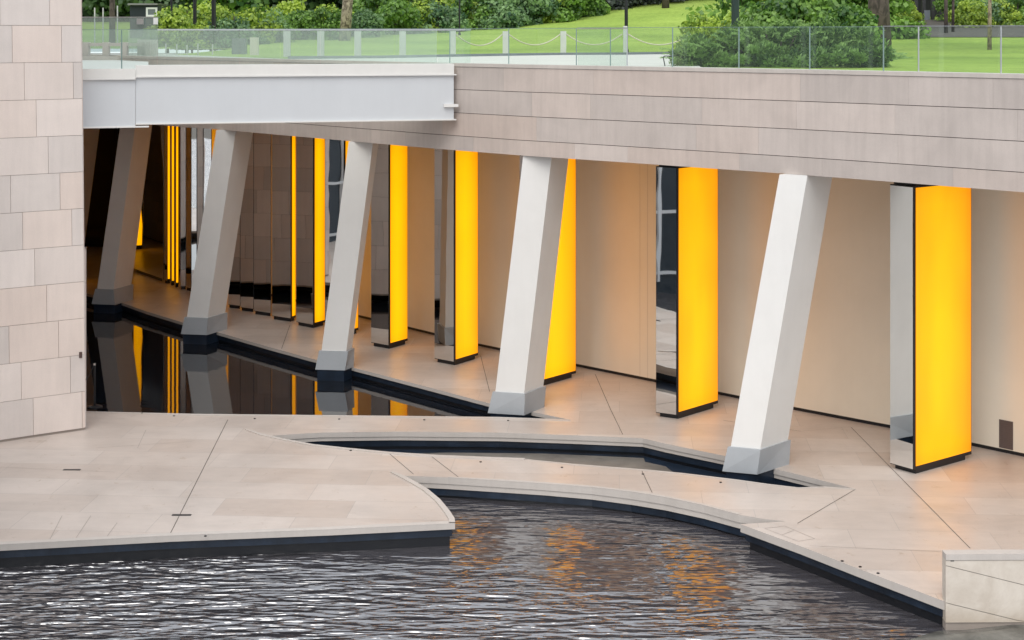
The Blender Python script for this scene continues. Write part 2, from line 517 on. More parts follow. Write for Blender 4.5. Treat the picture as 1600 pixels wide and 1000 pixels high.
# open joints between paving fields
mb = MB()
def joint(a, b_, w=.016, z=.004):
    p, q = gp(*a), gp(*b_)
    d = (q - p).normalized(); n = Vector((-d.y, d.x)) * w / 2
    mb.face([(p.x - n.x, p.y - n.y, z), (q.x - n.x, q.y - n.y, z), (q.x + n.x, q.y + n.y, z), (p.x + n.x, p.y + n.y, z)])
for a, b_ in [((356, 656), (266, 834)), ((609, 709.5), (646, 741)), ((675, 714), (716, 745.5)), ((930, 585), (954, 640)), ((954, 640), (973, 679)),
              ((1003, 736), (1019, 770)), ((1330, 668), (1516, 857)), ((1337, 764.5), (1246, 818)), ((751, 556), (765, 612)),
              ((453, 508), (440, 545)), ((1130, 657), (1251, 674))]:
    joint(a, b_, .013)
tag(mb.build('paving_joints', plain('paving_joint', (.13, .11, .09), .8)), kind='structure')
mb = MB()
for a, b_ in [((1195, 826), (1247, 846)), ((1247, 846), (1273, 842)), ((1273, 842), (1226, 822)), ((1226, 822), (1195, 826)),
              ((1265, 853), (1470, 862)), ((1240, 829), (1222, 836)), ((78, 843), (97, 806)), ((118, 842), (142, 806)), ((166, 840), (183, 817)), ((215, 700), (228, 672)),
              ((0, 730), (180, 738)), ((1251, 674), (1330, 667)), ((150, 700), (300, 690))]:
    joint(a, b_, .008)
tag(mb.build('fine_joints', M['fine_joint']), kind='structure')

# water, floors of the pools
mb = MB(); mb.box(-60, 40, -30, 34.0, -1.4, -.40); tag(mb.build('water', M['water']), kind='structure')
mb = MB()
q = offset_poly(still, .12 if area(still) < 0 else -.12)
q3 = [Vector((p.x, p.y, 0)) for p in q]
for t in tessellate_polygon([q3]):
    a, b_, c = (q3[i] for i in t)
    if (b_ - a).cross(c - a).z < 0: b_, c = c, b_
    mb.face([(p.x, p.y, -.27) for p in (a, b_, c)])
tag(mb.build('still_water', M['still']), kind='structure')
mb = MB()
q = offset_poly(chan, .12 if area(chan) < 0 else -.12)
q3 = [Vector((p.x, p.y, 0)) for p in q]
for t in tessellate_polygon([q3]):
    a, b_, c = (q3[i] for i in t)
    if (b_ - a).cross(c - a).z < 0: b_, c = c, b_
    mb.face([(p.x, p.y, -.385) for p in (a, b_, c)])
tag(mb.build('channel_floor', M['liner']), kind='structure')
mb = MB()
a = gp(850, 712, -.37); 
pts = [gp(600, 710, -.36), gp(700, 707.5, -.36), gp(850, 709, -.36), gp(1006, 716, -.36), gp(1008, 722, -.36), gp(1040, 729, -.36), gp(1060, 745, -.36), gp(596, 722, -.36)]
mb.prism(pts, -.384, -.355)
tag(mb.build('channel_sill', M['concrete']), kind='structure')
mb = MB()
rows = 14
pa, pb = gp(1395, 1010, -.35), gp(1470, 978, -.33)
grid = []
for i in range(rows):
    u = i / (rows - 1)
    for j in range(16):
        w = j / 15
        x = pa.x * (1 - u) + pb.x * u + w * 5.2
        y = pa.y * (1 - u) + (pb.y + .5) * u
        z = -.38 + .06 * (.5 + noise.noise((x * 1.2, y * 2.6, 0))) + .012 * u - .07 * max(0, 1 - w * 5) 
        grid.append((x, y, z))
for i in range(rows - 1):
    for j in range(15):
        k = i * 16 + j
        mb.face([grid[k], grid[k + 1], grid[k + 17], grid[k + 16]])
tag(mb.build('pool_ledge', plain('wet_ledge', (.13, .125, .11), .08, var=.5, scale=2.6, bmp=.5), smooth=True), kind='structure')
mb = MB(); mb.box(-420, 420, -200, 600, -2.2, -2.0); tag(mb.build('ground', M['soil']), kind='structure')

# ------------------------------------------------------------------ sloped columns
COLS = [
    # pedestal L, M, R on the ground; column x at its foot (L, M, R) and at its top (L, M, R)
    ((143, 475), (179.6, 476.5), (208, 468), (152, 177.4, 205.4), (189, 212.4, 239), 'farthest but one to the left of the sloped white columns, standing in shade by the still pool'),
    ((282.4, 522), (323, 523.6), (355, 514.5), (292, 324.4, 352), (338, 368.7, 396), 'sloped white column with a tan lit side, second to the right of the stone building'),
    ((492.5, 577.5), (539, 578.8), (553, 573), (502.5, 541, 550), (545, 583, 592), 'sloped white column in the middle of the still pool edge, between the narrow yellow lights'),
    ((762, 645.5), (819, 649), (850.6, 636), (774, 819, 849), (817.5, 862, 889), 'sloped white column at the pointed end of the still pool, half hiding a yellow light'),
    ((1128.5, 736.4), (1183, 741.5), (1233, 725.5), (1142, 1188, 1231), (1218, 1261.6, 1301.7), 'nearest and largest sloped white column, its foot in the dark channel'),
]
def sloped(k, shift=None, label=None):
    Lq, Mq, Rq, foot, top, lab = COLS[k]
    l, m_, r = gp(*Lq), gp(*Mq), gp(*Rq)
    bq = l + r - m_
    ped = [l, m_, r, bq]
    dl, dm, dr = l.y + .03, m_.y + .05, r.y
    def sec(xs):
        a, b_, c = Vector((at(xs[0], dl), dl)), Vector((at(xs[1], dm), dm)), Vector((at(xs[2], dr), dr))
        return [a, b_, c, a + c - b_]
    f, t = sec(foot), sec(top)
    def lerp(z):
        u = (z - .46) / (5.54 - .46)
        return [f[i] + (t[i] - f[i]) * u for i in range(4)]
    if shift:
        sh = Vector(shift)
        ped = [p + sh for p in ped]
        _l = lerp
        lerp = lambda z: [p + sh for p in _l(z)]
    cen = sum(ped, Vector((0, 0))) / 4
    root = empty('sloped_column', (cen.x, cen.y, 0))
    tag(root, label or lab, 'column', 'sloped white columns along the pool edge')
    mb = MB(); mb.prism(lerp(.2), .2, 5.537, top=lerp(5.537))
    bevel(mb.build('shaft', M['white_paint'], root), .012)
    c46 = lerp(.46); cc = sum(c46, Vector((0, 0))) / 4
    tp = [cc + (p - cc) * 1.0 + (p - cc).normalized() * .065 for p in c46]
    mb = MB(); mb.prism(ped, 0.0, .46, top=tp)
    bevel(mb.build('pedestal', M['grey_sheath'], root), .008)
    mb = MB(); ins = [cen + (p - cen) * .9 for p in ped]; mb.prism(ins, -.8, -.002)
    mb.build('footing', M['liner'], root)
for k in range(5): sloped(k, label=['sloped column standing in shade, leftmost one whose foot can be seen, beside the stone building',
    'sloped white column with a tan lit side, second full column to the right of the stone building',
    'sloped white column at the middle of the still pool edge, between narrow yellow lights',
    'sloped white column at the pointed end of the still pool, half hiding a yellow light',
    'nearest and largest sloped white column, its grey foot in the dark channel'][k])
sloped(0, (-2.95, 5.2), 'sloped column mostly hidden behind the stone building, only its orange top edge showing')

# ------------------------------------------------------------------ light columns (triangular: two mirror sides, one lit yellow side)
def light_col(Lp, Cp, Rp, label, top=5.34, yellow=True, mats=None, bd=(.055, .02)):
    l, c, r = Lp, Cp, Rp
    root = empty('light_column', (c.x, c.y, 0))
    tag(root, label, 'light column', 'triangular mirror and light columns inside the arcade')
    cen = (l + c + r) / 3
    mb = MB(); mb.prism([l, c, r], .085, top)
    mb.prism([cen + (p - cen) * .9 for p in (l, c, r)], top + .004, 5.62)
    mb.build('frame', M['black'], root)
    mb = MB(); mb.prism([cen + (p - cen) * .86 for p in (l, c, r)], -.002, .083)
    mb.build('base', M['black'], root)
    def panel(a, b_, name, mat, b0, b1, zb, zt):
        d = (b_ - a); ln = d.length; d.normalize()
        n = Vector((d.y, -d.x))
        if n.dot(cen - a) > 0: n = -n
        b0 = min(b0, ln * .25); b1 = min(b1, ln * .2)
        p, q = a + d * b0, b_ - d * b1
        pf, qf = p + n * .006, q + n * .006
        me = MB(); me.prism([p, q, qf, pf], zb, zt)
        o = me.build(name, mat, root)
        uv = o.data.uv_layers.new(name='UVMap')
        off = Vector((c.x, c.y))
        for poly in o.data.polygons:
            for li in poly.loop_indices:
                co = o.data.vertices[o.data.loops[li].vertex_index].co
                t = (Vector((co.x, co.y)) + off - p).dot(d) / max(.001, (q - p).length)
                uv.data[li].uv = (t, (co.z - zb) / (zt - zb))
        return o
    if yellow:
        panel(c, r, 'lit_panel', M['yellow'], bd[0], .02, .15, top - .03)
    else:
        panel(c, r, 'mirror_panel', M['mirror'], .02, .02, .10, top - .03)
    panel(c, l, 'mirror_panel', M['mirror'], bd[1], .004, .10, top - .02)
    panel(l, r, 'mirror_panel', M['mirror'], .01, .01, .10, top - .02)
    return root

def dirv(c, ang, w):
    a = math.radians(ang)
    return c + Vector((math.cos(a), math.sin(a))) * w

def px_on(c, ang, px):
    """point on the ray from c at plan angle ang that shows at photo column px"""
    a = math.radians(ang); k = (px - 800) / F
    # (c.x + t cos) = k (c.y + t sin)
    t = (k * c.y - c.x) / (math.cos(a) - k * math.sin(a))
    return dirv(c, ang, t)

LC = [  # corner, mirror direction angle, left px, yellow direction angle, right px, label
    ((1428, 742), 127, 1391, 38, 1518, 'nearest and widest lit yellow column, right of the largest sloped column'),
    ((1058, 655.5), 151, 1025, 47, 1122, 'lit yellow column with a dark reflecting side, just left of the largest sloped column'),
    ((838, 606), 137, 812, 50, 900, 'lit yellow column partly hidden behind the sloped column at the pool tip'),
    ((710, 571.5), 140, 679, 56, 747, 'lit yellow column standing alone just left of the pool-tip sloped column'),
    ((608, 545.5), 141, 580, 57, 637, 'lit yellow column just right of the sloped column at the middle of the pool'),
    ((538, 526), 172.5, 508, 57, 560, 'lit yellow column almost fully hidden behind the middle sloped column, windows in its mirror'),
    ((490, 513), 139, 463, 60, 508, 'narrow orange-yellow lit column just left of the middle sloped column'),
    ((455, 503), 144, 425, 70, 462, 'column showing a sliver of yellow beside a wide mirror of stone blocks'),
]
for (cp, am, lp, ay, rp, lab) in LC:
    c = gp(*cp)
    light_col(px_on(c, am, lp), c, px_on(c, ay, rp), lab)
for (cp, am, lp, lab) in [((424, 494.5), 146, 398, 'mirror column reflecting stone, first left of the yellow sliver'),
                          ((397, 488), 147, 377, 'mirror column reflecting stone, second left of the yellow sliver'),
                          ((376, 483), 148, 358, 'dim mirror column beside the tan side of a sloped column')]:
    c = gp(*cp)
    light_col(px_on(c, am, lp - 1.2), c, dirv(c, 108, .62), lab)
# far bend of the arcade
light_col(gp(209, 424), gp(256, 441), gp(250, 432), 'widest far mirror panel, right of the shaded sloped column', yellow=False)
for (lx, cx, rx, y, lab) in [(257.5, 261.6, 266.4, 443, 'thin dim orange light strip, left one of three'),
                             (266.8, 268, 272.8, 446, 'thin bright yellow light strip, middle one of three'),
                             (273.4, 274.7, 279.4, 449, 'thin bright orange light strip, right one of three')]:
    c = gp(cx, y)
    light_col(gp(lx, y - .4), c, px_on(c, 30, rx), lab, bd=(.012, .01))
for (lx, cx, y, am, lab) in [(283, 291, 452, 186, 'dark mirror strip next to the three thin yellow strips'),
                             (292, 299, 455, 141, 'narrow mirror strip with pale broken reflections, second after the yellow strips'),
                             (300, 308, 457, 189, 'mirror strip with white reflections, middle of the far mirrors'),
                             (309, 318, 459.5, 183, 'mirror strip with blue grey reflections, near the lit-side sloped column'),
                             (319, 331, 462, 187, 'pale mirror strip touching the lit-side sloped column')]:
    c = gp(cx, y)
    light_col(px_on(c, am, lx - .8), c, dirv(c, 112, .5), lab)
# more of the colonnade round the bend, behind the stone building: lights its floor
for (x, y, lab) in [(-14.95, 50.2, 'lit yellow column behind the stone building, warming the shaded sloped columns'), (-17.7, 55.6, 'lit yellow column round the bend, glowing on the far floor'),]:
    c = Vector((x, y))
    light_col(dirv(c, 140, .6), c, dirv(c, 20 if x < -16 else 64, .5), lab)

# ------------------------------------------------------------------ interior back wall
wall_px = [(1780, 757), (1600, 714.5), (1520, 697.5), (1390, 669.5), (1240, 641), (1125, 617.5), (1025, 598), (900, 573), (747, 541), (640, 515), (560, 496), (440, 466), (330, 446)]
wp = [gp(*p) for p in wall_px] + [Vector((-14.0, 57.0)), Vector((-13.6, 60.9)), Vector((-32, 60.9))]
root = empty('arcade_wall', (wp[3].x, wp[3].y, 0))
tag(root, 'smooth beige plaster wall glowing orange behind the lit columns', 'wall')
mb = MB(); sk = MB()
for i in range(len(wp) - 1):
    a, b_ = wp[i], wp[i + 1]
    d = (b_ - a).normalized(); n = Vector((-d.y, d.x))
    if n.y < 0: n = -n
    mb.face([(a.x, a.y, .075), (b_.x, b_.y, .075), (b_.x, b_.y, 5.6), (a.x, a.y, 5.6)])
    o1, o2 = a + n * .5, b_ + n * .5
    mb.face([(o1.x, o1.y, .075), (o2.x, o2.y, .075), (o2.x, o2.y, 5.6), (o1.x, o1.y, 5.6)])
    i1, i2 = a + n * .03, b_ + n * .03
    sk.face([(i1.x, i1.y, 0), (i2.x, i2.y, 0), (i2.x, i2.y, .075), (i1.x, i1.y, .075)])
    sk.face([(i1.x, i1.y, .075), (i2.x, i2.y, .075), (b_.x, b_.y, .075), (a.x, a.y, .075)])
mb.build('plaster', M['plaster'], root)
sk.build('skirting', M['black'], root)
# thin vertical joints in the plaster
mb = MB()
for px in (1000, 1012):
    for i in range(len(wp) - 1):
        a, b_ = wp[i], wp[i + 1]
        ka, kb = a.x / a.y * F + 800, b_.x / b_.y * F + 800
        if kb <= px <= ka:
            k = (px - 800) / F
            d = b_ - a; t = (k * a.y - a.x) / (d.x - k * d.y)
            p = a + d * t; dn = d.normalized(); n = Vector((dn.y, -dn.x))
            if n.y > 0: n = -n
            q = p + n * .003
            mb.face([(q.x - dn.x * .004, q.y - dn.y * .004, .08), (q.x + dn.x * .004, q.y + dn.y * .004, .08), (q.x + dn.x * .004, q.y + dn.y * .004, 5.6), (q.x - dn.x * .004, q.y - dn.y * .004, 5.6)])
mb.build('wall_joint', plain('plaster_joint', (.50, .44, .36), .7), root)
# grille
a, b_ = wp[1], wp[2]
d = (b_ - a).normalized(); n = Vector((d.y, -d.x))
if n.y > 0: n = -n
def onwall(px):
    k = (px - 800) / F; dd = b_ - a
    t = (k * a.y - a.x) / (dd.x - k * dd.y)
    return a + dd * t
g0, g1 = onwall(1561.5), onwall(1583)
gy = (g0.y + g1.y) / 2
mb = MB(); mb.prism([g0, g1, g1 + n * .012, g0 + n * .012], zat(701, gy), zat(657, gy))
gd = (g1 - g0)
zt, zb = zat(658.5, gy), zat(699.5, gy)
for k in range(14):
    z = zb + (zt - zb) * k / 13
    p, q = g0 + gd * .06 + n * .014, g0 + gd * .94 + n * .014
    mb.prism([p, q, q + n * .006, p + n * .006], z - .006, z + .006)
mb.build('vent_grille', M['grille'], root)

# far dark glass wall at the end of the arcade
root = empty('glass_wall', (-15, 59, 0))
tag(root, 'very dark glass wall in the shade beside the stone building', 'glass wall')
mb = MB(); mb.prism([(-19.5, 58.6), (-13.7, 58.6), (-13.7, 58.8), (-19.5, 58.8)], 0, 5.6); mb.build('pane', M['dark_glass'], root)
mb = MB()
for x in (-16.6, -15.1): mb.box(x, x + .06, 58.52, 58.6, 0, 5.6)
mb.build('mullion', M['black'], root)

# ------------------------------------------------------------------ stone canopy (fascia) above the arcade
fp = [Vector((13.2, 20.4)), Vector((8.5, 25.5)), Vector((7.0, 27.02)), Vector((5.36, 28.65)), Vector((3.6, 30.2)), Vector((2.0, 31.6)), Vector((.2, 33.1)), Vector((-1.9, 35.2)), Vector((-3.98, 37.5)),
      Vector((-6.0, 39.7)), Vector((-7.8, 41.7)), Vector((-9.2, 43.0)), Vector((-10.5, 44.3)), Vector((-13.4, 48.4)), Vector((-17, 54))]
def path_sample(path):
    s = [0]
    for a, b_ in zip(path, path[1:]): s.append(s[-1] + (b_ - a).length)
    def f(t):
        t = max(0, min(s[-1] - 1e-6, t))
        for i in range(len(path) - 1):
            if t <= s[i + 1]:
                u = (t - s[i]) / (s[i + 1] - s[i])
                return path[i].lerp(path[i + 1], u)
        return path[-1]
    return f, s[-1], s
def outward(path, toward):
    """unit normals per vertex pointing to the side of 'toward'"""
    ns = []
    for i in range(len(path)):
        d = (path[min(i + 1, len(path) - 1)] - path[max(0, i - 1)]).normalized()
        n = Vector((-d.y, d.x))
        if n.dot(toward - path[i]) < 0: n = -n
        ns.append(n)
    return ns
def blocks(mb, path, courses, widths, toward, gap=.006, proud=.02, seed=1, shift=0, back=None, lean=None):
    """stone blocks laid along a plan path; courses = list of (z0, z1)"""
    rnd = random.Random(seed)
    f, total, s = path_sample(path)
    nf = outward(path, toward)
    def nrm(t):
        for i in range(len(path) - 1):
            if t <= s[i + 1] or i == len(path) - 2:
                u = min(1, (t - s[i]) / (s[i + 1] - s[i]))
                return nf[i].lerp(nf[i + 1], u).normalized()
    for ci, (z0, z1) in enumerate(courses):
        t = -rnd.uniform(0, widths[0]) if shift == 0 else -((ci * shift) % widths[0])
        while t < total:
            w = rnd.uniform(*widths)
            a, b_ = max(0, t), min(total, t + w)
            t += w
            if b_ - a < .03: continue
            cuts = [a + gap / 2] + [x for x in s if a + .01 < x < b_ - .01] + [b_ - gap / 2]
            tint = rnd.random()
            zz0, zz1 = z0 + gap / 2, z1 - gap / 2
            for u, v in zip(cuts, cuts[1:]):
                p, q = f(u), f(v)
                n1, n2 = nrm(u), nrm(v)
                pf, qf = p + n1 * proud, q + n2 * proud
                mb.face([(pf.x, pf.y, zz0), (qf.x, qf.y, zz0), (qf.x, qf.y, zz1), (pf.x, pf.y, zz1)], 0, tint)
                mb.face([(pf.x, pf.y, zz1), (qf.x, qf.y, zz1), (q.x, q.y, zz1), (p.x, p.y, zz1)], 0, tint)
                mb.face([(pf.x, pf.y, zz0), (qf.x, qf.y, zz0), (q.x, q.y, zz0), (p.x, p.y, zz0)], 0, tint)
            for u, n in ((cuts[0], nrm(cuts[0])), (cuts[-1], nrm(cuts[-1]))):
                p = f(u); pf = p + n * proud
                mb.face([(pf.x, pf.y, zz0), (p.x, p.y, zz0), (p.x, p.y, zz1), (pf.x, pf.y, zz1)], 0, tint)
root = empty('stone_canopy', (fp[5].x, fp[5].y, 5.54))
tag(root, 'long curved stone clad parapet and roof over the lit arcade', 'canopy')
tw = Vector((0, 0))
mb = MB()
blocks(mb, fp, [(5.54, 5.87), (5.87, 6.385), (6.385, 6.91), (6.91, 7.425)], (1.5, 2.6), tw, gap=.0, proud=.02, seed=4)
mb2 = MB()
blocks(mb2, fp, [(5.54, 5.864), (5.874, 6.380), (6.390, 6.905), (6.915, 7.420)], (1.3, 3.0), tw, gap=.0025, proud=.02, seed=11)
mb2.build('stone_cladding', M['fascia'], root)
nf = outward(fp, tw)
def band(mb, path, ns, o0, o1, z0, z1, mi=0):
    for i in range(len(path) - 1):
        a0, a1 = path[i] + ns[i] * o0, path[i + 1] + ns[i + 1] * o0
        b0, b1 = path[i] + ns[i] * o1, path[i + 1] + ns[i + 1] * o1
        P = lambda v, z: (v.x, v.y, z)
        mb.face([P(a0, z0), P(a1, z0), P(a1, z1), P(a0, z1)], mi)
        mb.face([P(b0, z0), P(b1, z0), P(b1, z1), P(b0, z1)], mi)
        mb.face([P(a0, z1), P(a1, z1), P(b1, z1), P(b0, z1)], mi)
        mb.face([P(a0, z0), P(a1, z0), P(b1, z0), P(b0, z0)], mi)
mb = MB(); band(mb, fp, nf, .0, -.30, 5.55, 7.42); mb.build('backing', plain('cladding_backing', (.10, .085, .075), .8), root)
mb = MB(); band(mb, fp, nf, .035, -.36, 7.425, 7.50); mb.build('coping', M['coping'], root)
mb = MB()
inner = [Vector((16, 30)), Vector((12, 33)), Vector((7.5, 37)), Vector((3, 41)), Vector((-1, 46)), Vector((-4, 50)), Vector((-8, 56)), Vector((-13, 62)), Vector((-24, 62))]
poly = [p - n * .3 for p, n in zip(fp, nf)] + inner[::-1]
q3 = [Vector((p.x, p.y, 0)) for p in poly]
for t in tessellate_polygon([q3]):
    a, b_, c = (q3[i] for i in t)
    mb.face([(p.x, p.y, 5.56) for p in (a, b_, c)])
    mb.face([(p.x, p.y, 7.35) for p in (a, b_, c)])
mb.build('soffit', M['soffit'], root)

# ------------------------------------------------------------------ footbridge beam
root = empty('footbridge', (-4.6, 33.5, 6.2))
tag(root, 'pale grey steel footbridge beam running from the stone building to the canopy', 'footbridge')
A = Vector((at(212, 32.75), 32.75)); B = Vector((at(709, 34.4), 34.4))
d = (B - A).normalized(); n = Vector((-d.y, d.x))       # n points away from the camera
bdir, bnor = d.copy(), n.copy()
mb = MB(); mb.prism([A, B, B + n * .25, A + n * .25], 6.25, 7.23)
bevel(mb.build('beam', M['beam_white'], root), .006)
mb = MB(); mb.prism([A - n * .05, B - n * .05 + d * .05, B + n * .3 + d * .05, A + n * .3 - d * .0], 6.225, 6.25)
mb.build('bottom_flange', M['beam_cap'], root)
mb = MB(); mb.prism([A - n * .035, B - n * .035, B + n * .35, A + n * .35], 7.258, 7.49)
bevel(mb.build('cap', M['beam_cap'], root), .008)
mb = MB(); mb.prism([A - n * .06, B - n * .06 + d * .05, B + n * .3 + d * .05, A + n * .3], 7.232, 7.256)
mb.build('top_flange', M['white_paint'], root)
mb = MB(); mb.prism([B - d * .23 - n * .075, B + d * .09 - n * .075, B + d * .09 - n * .002, B - d * .23 - n * .002], zat(167, 34.4), zat(162.5, 34.4))
bevel(mb.build('stiffener', M['white_paint'], root), .012)
# left, slightly deeper section beside the building
A2 = Vector((at(100, 32.2), 32.2)); B2 = Vector((at(212, 32.62), 32.62))
n2 = Vector((-(B2 - A2).normalized().y, (B2 - A2).normalized().x))
mb = MB(); mb.prism([A2 + n2 * .12, B2 + n2 * .12, B2 + n2 * .4, A2 + n2 * .4], 6.20, 7.19)
mb.build('end_beam', M['beam_white'], root)
mb = MB(); mb.prism([A2 + n2 * .1, B2 + n2 * .1 + d * .28, B2 + n2 * .4 + d * .28, A2 + n2 * .4], 6.165, 6.20)
mb.build('end_flange', M['white_paint'], root)
mb = MB(); mb.prism([A2 + n2 * .07, B2 + n2 * .07, B2 + n2 * .5, A2 + n2 * .5], 7.215, 7.42)
mb.build('end_cap', M['beam_cap'], root)
mb = MB(); mb.prism([A2 + n2 * .05, B2 + n2 * .05, B2 + n2 * .4, A2 + n2 * .4], 7.19, 7.213)
mb.build('end_top_flange', M['white_paint'], root)

# terrace slab bridging between the building and the canopy, left of the open slot
mb = MB()
mb.prism([Vector((at(231, 33.3), 33.3)), Vector((at(232, 43.6), 43.6)), Vector((-13.6, 48.9)), Vector((-17, 54)), Vector((-21, 60)), Vector((-26, 60)), Vector((-9.6, 33.2))], 6.25, 7.36)
o = mb.build('terrace_slab', M['beam_cap']); tag(o, kind='structure')

# ------------------------------------------------------------------ stone building on the left
bp = [Vector((-24.0, 19.5)), Vector((-16.5, 25.6)), Vector((-12.6, 28.75)), gp(0, 691), gp(60, 682), gp(132.6, 671.5)]
root = empty('stone_building', (bp[4].x, bp[4].y, 0))
tag(root, 'tall building corner of pale pinkish limestone blocks at the left edge', 'building')
mb = MB()
bh = .7535
courses = [(.045 + k * bh, .045 + (k + 1) * bh) for k in range(24)]
f_, tot, ss = path_sample(bp)
def lay(mb, path, toward, seed, phase):
    rnd = random.Random(seed)
    f, total, s = path_sample(path)
    ns = outward(path, toward)
    for ci, (z0, z1) in enumerate(courses):
        t = total - phase - .235 * ci
        t -= math.ceil(t / 1.0) * 1.0
        while t < total:
            a, b_ = max(0, t), min(total, t + 1.0); t += 1.0
            if b_ - a < .02: continue
            tint = rnd.random()
            g = .004
            cuts = [a + g] + [x for x in s if a + .02 < x < b_ - .02] + [b_ - (g if b_ < total else 0)]
            for u, v in zip(cuts, cuts[1:]):
                p, q = f(u), f(v)
                dn = (q - p).normalized(); n = Vector((-dn.y, dn.x))
                if n.dot(toward - p) < 0: n = -n
                lean0, lean1 = n * (-.0035 * (z0)), n * (-.0035 * (z1))
                sh0, sh1 = Vector((-.0098 * z0, 0)), Vector((-.0098 * z1, 0))
                pf, qf = p + n * .02, q + n * .02
                F4 = [(pf.x + sh0.x, pf.y, z0 + g), (qf.x + sh0.x, qf.y, z0 + g), (qf.x + sh1.x, qf.y, z1 - g), (pf.x + sh1.x, pf.y, z1 - g)]
                mb.face(F4, 0, tint)
                B4 = [(p.x + sh0.x, p.y, z0 + g), (q.x + sh0.x, q.y, z0 + g), (q.x + sh1.x, q.y, z1 - g), (p.x + sh1.x, p.y, z1 - g)]
                for i in range(4):
                    j = (i + 1) % 4
                    mb.face([F4[i], F4[j], B4[j], B4[i]], 0, tint)
lay(mb, bp, Vector((0, 0)), 5, .06)
side = [bp[-1] + Vector((.0, .02)), Vector((-10.35, 36)), Vector((-13.2, 45)), Vector((-16.6, 52)), Vector((-21.5, 59))]
lay(mb, side, Vector((0, 40)), 8, .3)
mb.build('block_cladding', M['clad'], root)
mb = MB()
core = bp + side[1:] + [Vector((-30, 61)), Vector((-34, 24))]
cz = 18.0
mb.prism(core, .0, cz, top=[p + Vector((-.0098 * cz, 0)) for p in core])
mb.build('core', M['joint_fill'], root)
mb = MB()
p = Vector((at(124.5, 31.62), 31.62 - .03))
mb.box(p.x, p.x + .055, p.y - .012, p.y + .02, zat(559, 31.6), zat(550, 31.6)); mb.build('drain_slot', plain('slot', (.1, .06, .05), .8), root)
# screen panel beside the corner
root = empty('screen_panel', (at(133, 33), 33, 0))
tag(root, 'thin pale upright screen edge beside the stone building corner', 'screen')
mb = MB(); mb.box(at(125, 33.1), at(134, 33.1), 33.08, 33.14, 0, zat(388, 33.1)); mb.build('panel', M['clad'], root)
mb = MB(); mb.box(at(125, 33.1), at(135, 33.1), 33.07, 33.15, zat(388, 33.1) + .002, zat(386, 33.1)); mb.build('cap', M['steel'], root)

# glazed building to the left (seen in the mirrors of the arcade)
root = empty('glazed_building', (-11, 20, 0))
tag(root, 'glazed building wing out of frame, mirrored in the dark column sides', 'building')
ga, gb = Vector((-12.6, 26.6)), Vector((-9.0, 15.5))
dg = (gb - ga).normalized(); ng = Vector((-dg.y, dg.x))
if ng.x < 0: ng = -ng
mb = MB(); mb.prism([ga, gb, gb - ng * 5, ga - ng * 2.4], -.5, 9); mb.build('pane', plain('blue_glass', (.02, .03, .04), .05), root)
mb = MB()
ln = (gb - ga).length
for k in range(8):
    p = ga + dg * (ln * k / 7)
    mb.bar((p.x + ng.x * .05, p.y + ng.y * .05, 0), (p.x + ng.x * .05, p.y + ng.y * .05, 9), .12, .12)
mb.build('mullion', M['beam_white'], root)
mb = MB()
for z in (0.3, 2.3, 4.3, 6.3, 9):
    p, q = ga + ng * .04, gb + ng * .04
    mb.bar((p.x, p.y, z), (q.x, q.y, z), .10, .10)
mb.build('transom', M['beam_white'], root)

# ------------------------------------------------------------------ low stone wall at the bottom right
root = empty('low_wall', (at(1477, 22.5), 22.5, -.4))
tag(root, 'stained cream stone parapet block at the bottom right corner by the water', 'wall')
z_b = zat(972, 22.08); pf = Vector((at(1477, 22.08), 22.08)); dW = pf.y
zt = zat(865, dW)
pr = Vector((pf.x + 4.2, dW + .06))
th = Vector((0, .16))
mb = MB()
dd = (pr - pf)
def P3(u, z, o=0.0):
    q = pf + dd * u
    nn = Vector((dd.y, -dd.x)).normalized() * o
    return (q.x + nn.x, q.y + nn.y, z)
# front face cut by slanting joints: three panels
Ln = dd.length
zA, zB = zat(883, dW), zat(941, dW)
g = .004
j1 = (zA, zA - .72 * 4.2 / 1.2 * .42); j2 = (zB, zB - .30 * 4.2 / 1.2 * 1.0)
zc = zt - .09
def panel_face(z0l, z1l, z0r, z1r, u0=0, u1=1, tint=.5):
    mb.face([P3(u0, z0l, .02), P3(u1, z0r, .02), P3(u1, z1r, .02), P3(u0, z1l, .02)], 0, tint)
def jz(j, u): return j[0] + (j[1] - j[0]) * u
def clampz(z): return max(z_b, z)
us = [i / 20 for i in range(21)]
for u0, u1 in zip(us, us[1:]):
    a0, a1 = clampz(jz(j1, u0)), clampz(jz(j1, u1))
    b0, b1 = clampz(jz(j2, u0)), clampz(jz(j2, u1))
    panel_face(a0 + g, zc - g, a1 + g, zc - g, u0, u1, .3)
    if a0 - b0 > .01: panel_face(b0 + g, a0 - g, b1 + g, a1 - g, u0, u1, .6)
    if b0 - z_b > .01: panel_face(z_b, b0 - g, z_b, b1 - g, u0, u1, .85)
m, nt, b = new_mat('stained_cream_stone')
v = coords(nt)
c = ramp(nt, noise_tex(nt, v, 1.3, 6, .7, .5), [(.35, (.58, .505, .42)), (.6, (.71, .64, .55))])
sz = N(nt, 'ShaderNodeSeparateXYZ'); L(nt, v, sz.inputs['Vector'])
wet = N(nt, 'ShaderNodeMapRange'); wet.inputs['From Min'].default_value = -.05; wet.inputs['From Max'].default_value = -.38; L(nt, sz.outputs['Z'], wet.inputs['Value'])
wn = N(nt, 'ShaderNodeMath', operation='MULTIPLY'); L(nt, wet.outputs[0], wn.inputs[0]); L(nt, noise_tex(nt, coords(nt), 2.2, 6, .7, .8), wn.inputs[1])
c = mixc(nt, wn.outputs[0], c, (.30, .20, .10))
sp = ramp(nt, noise_tex(nt, coords(nt), 4.1, 5, .8, .4), [(.27, .55), (.34, 1)])
c = mixc(nt, 1, c, sp, 'MULTIPLY')
L(nt, c, b.inputs['Base Color']); b.inputs['Roughness'].default_value = .55
M['stained'] = m
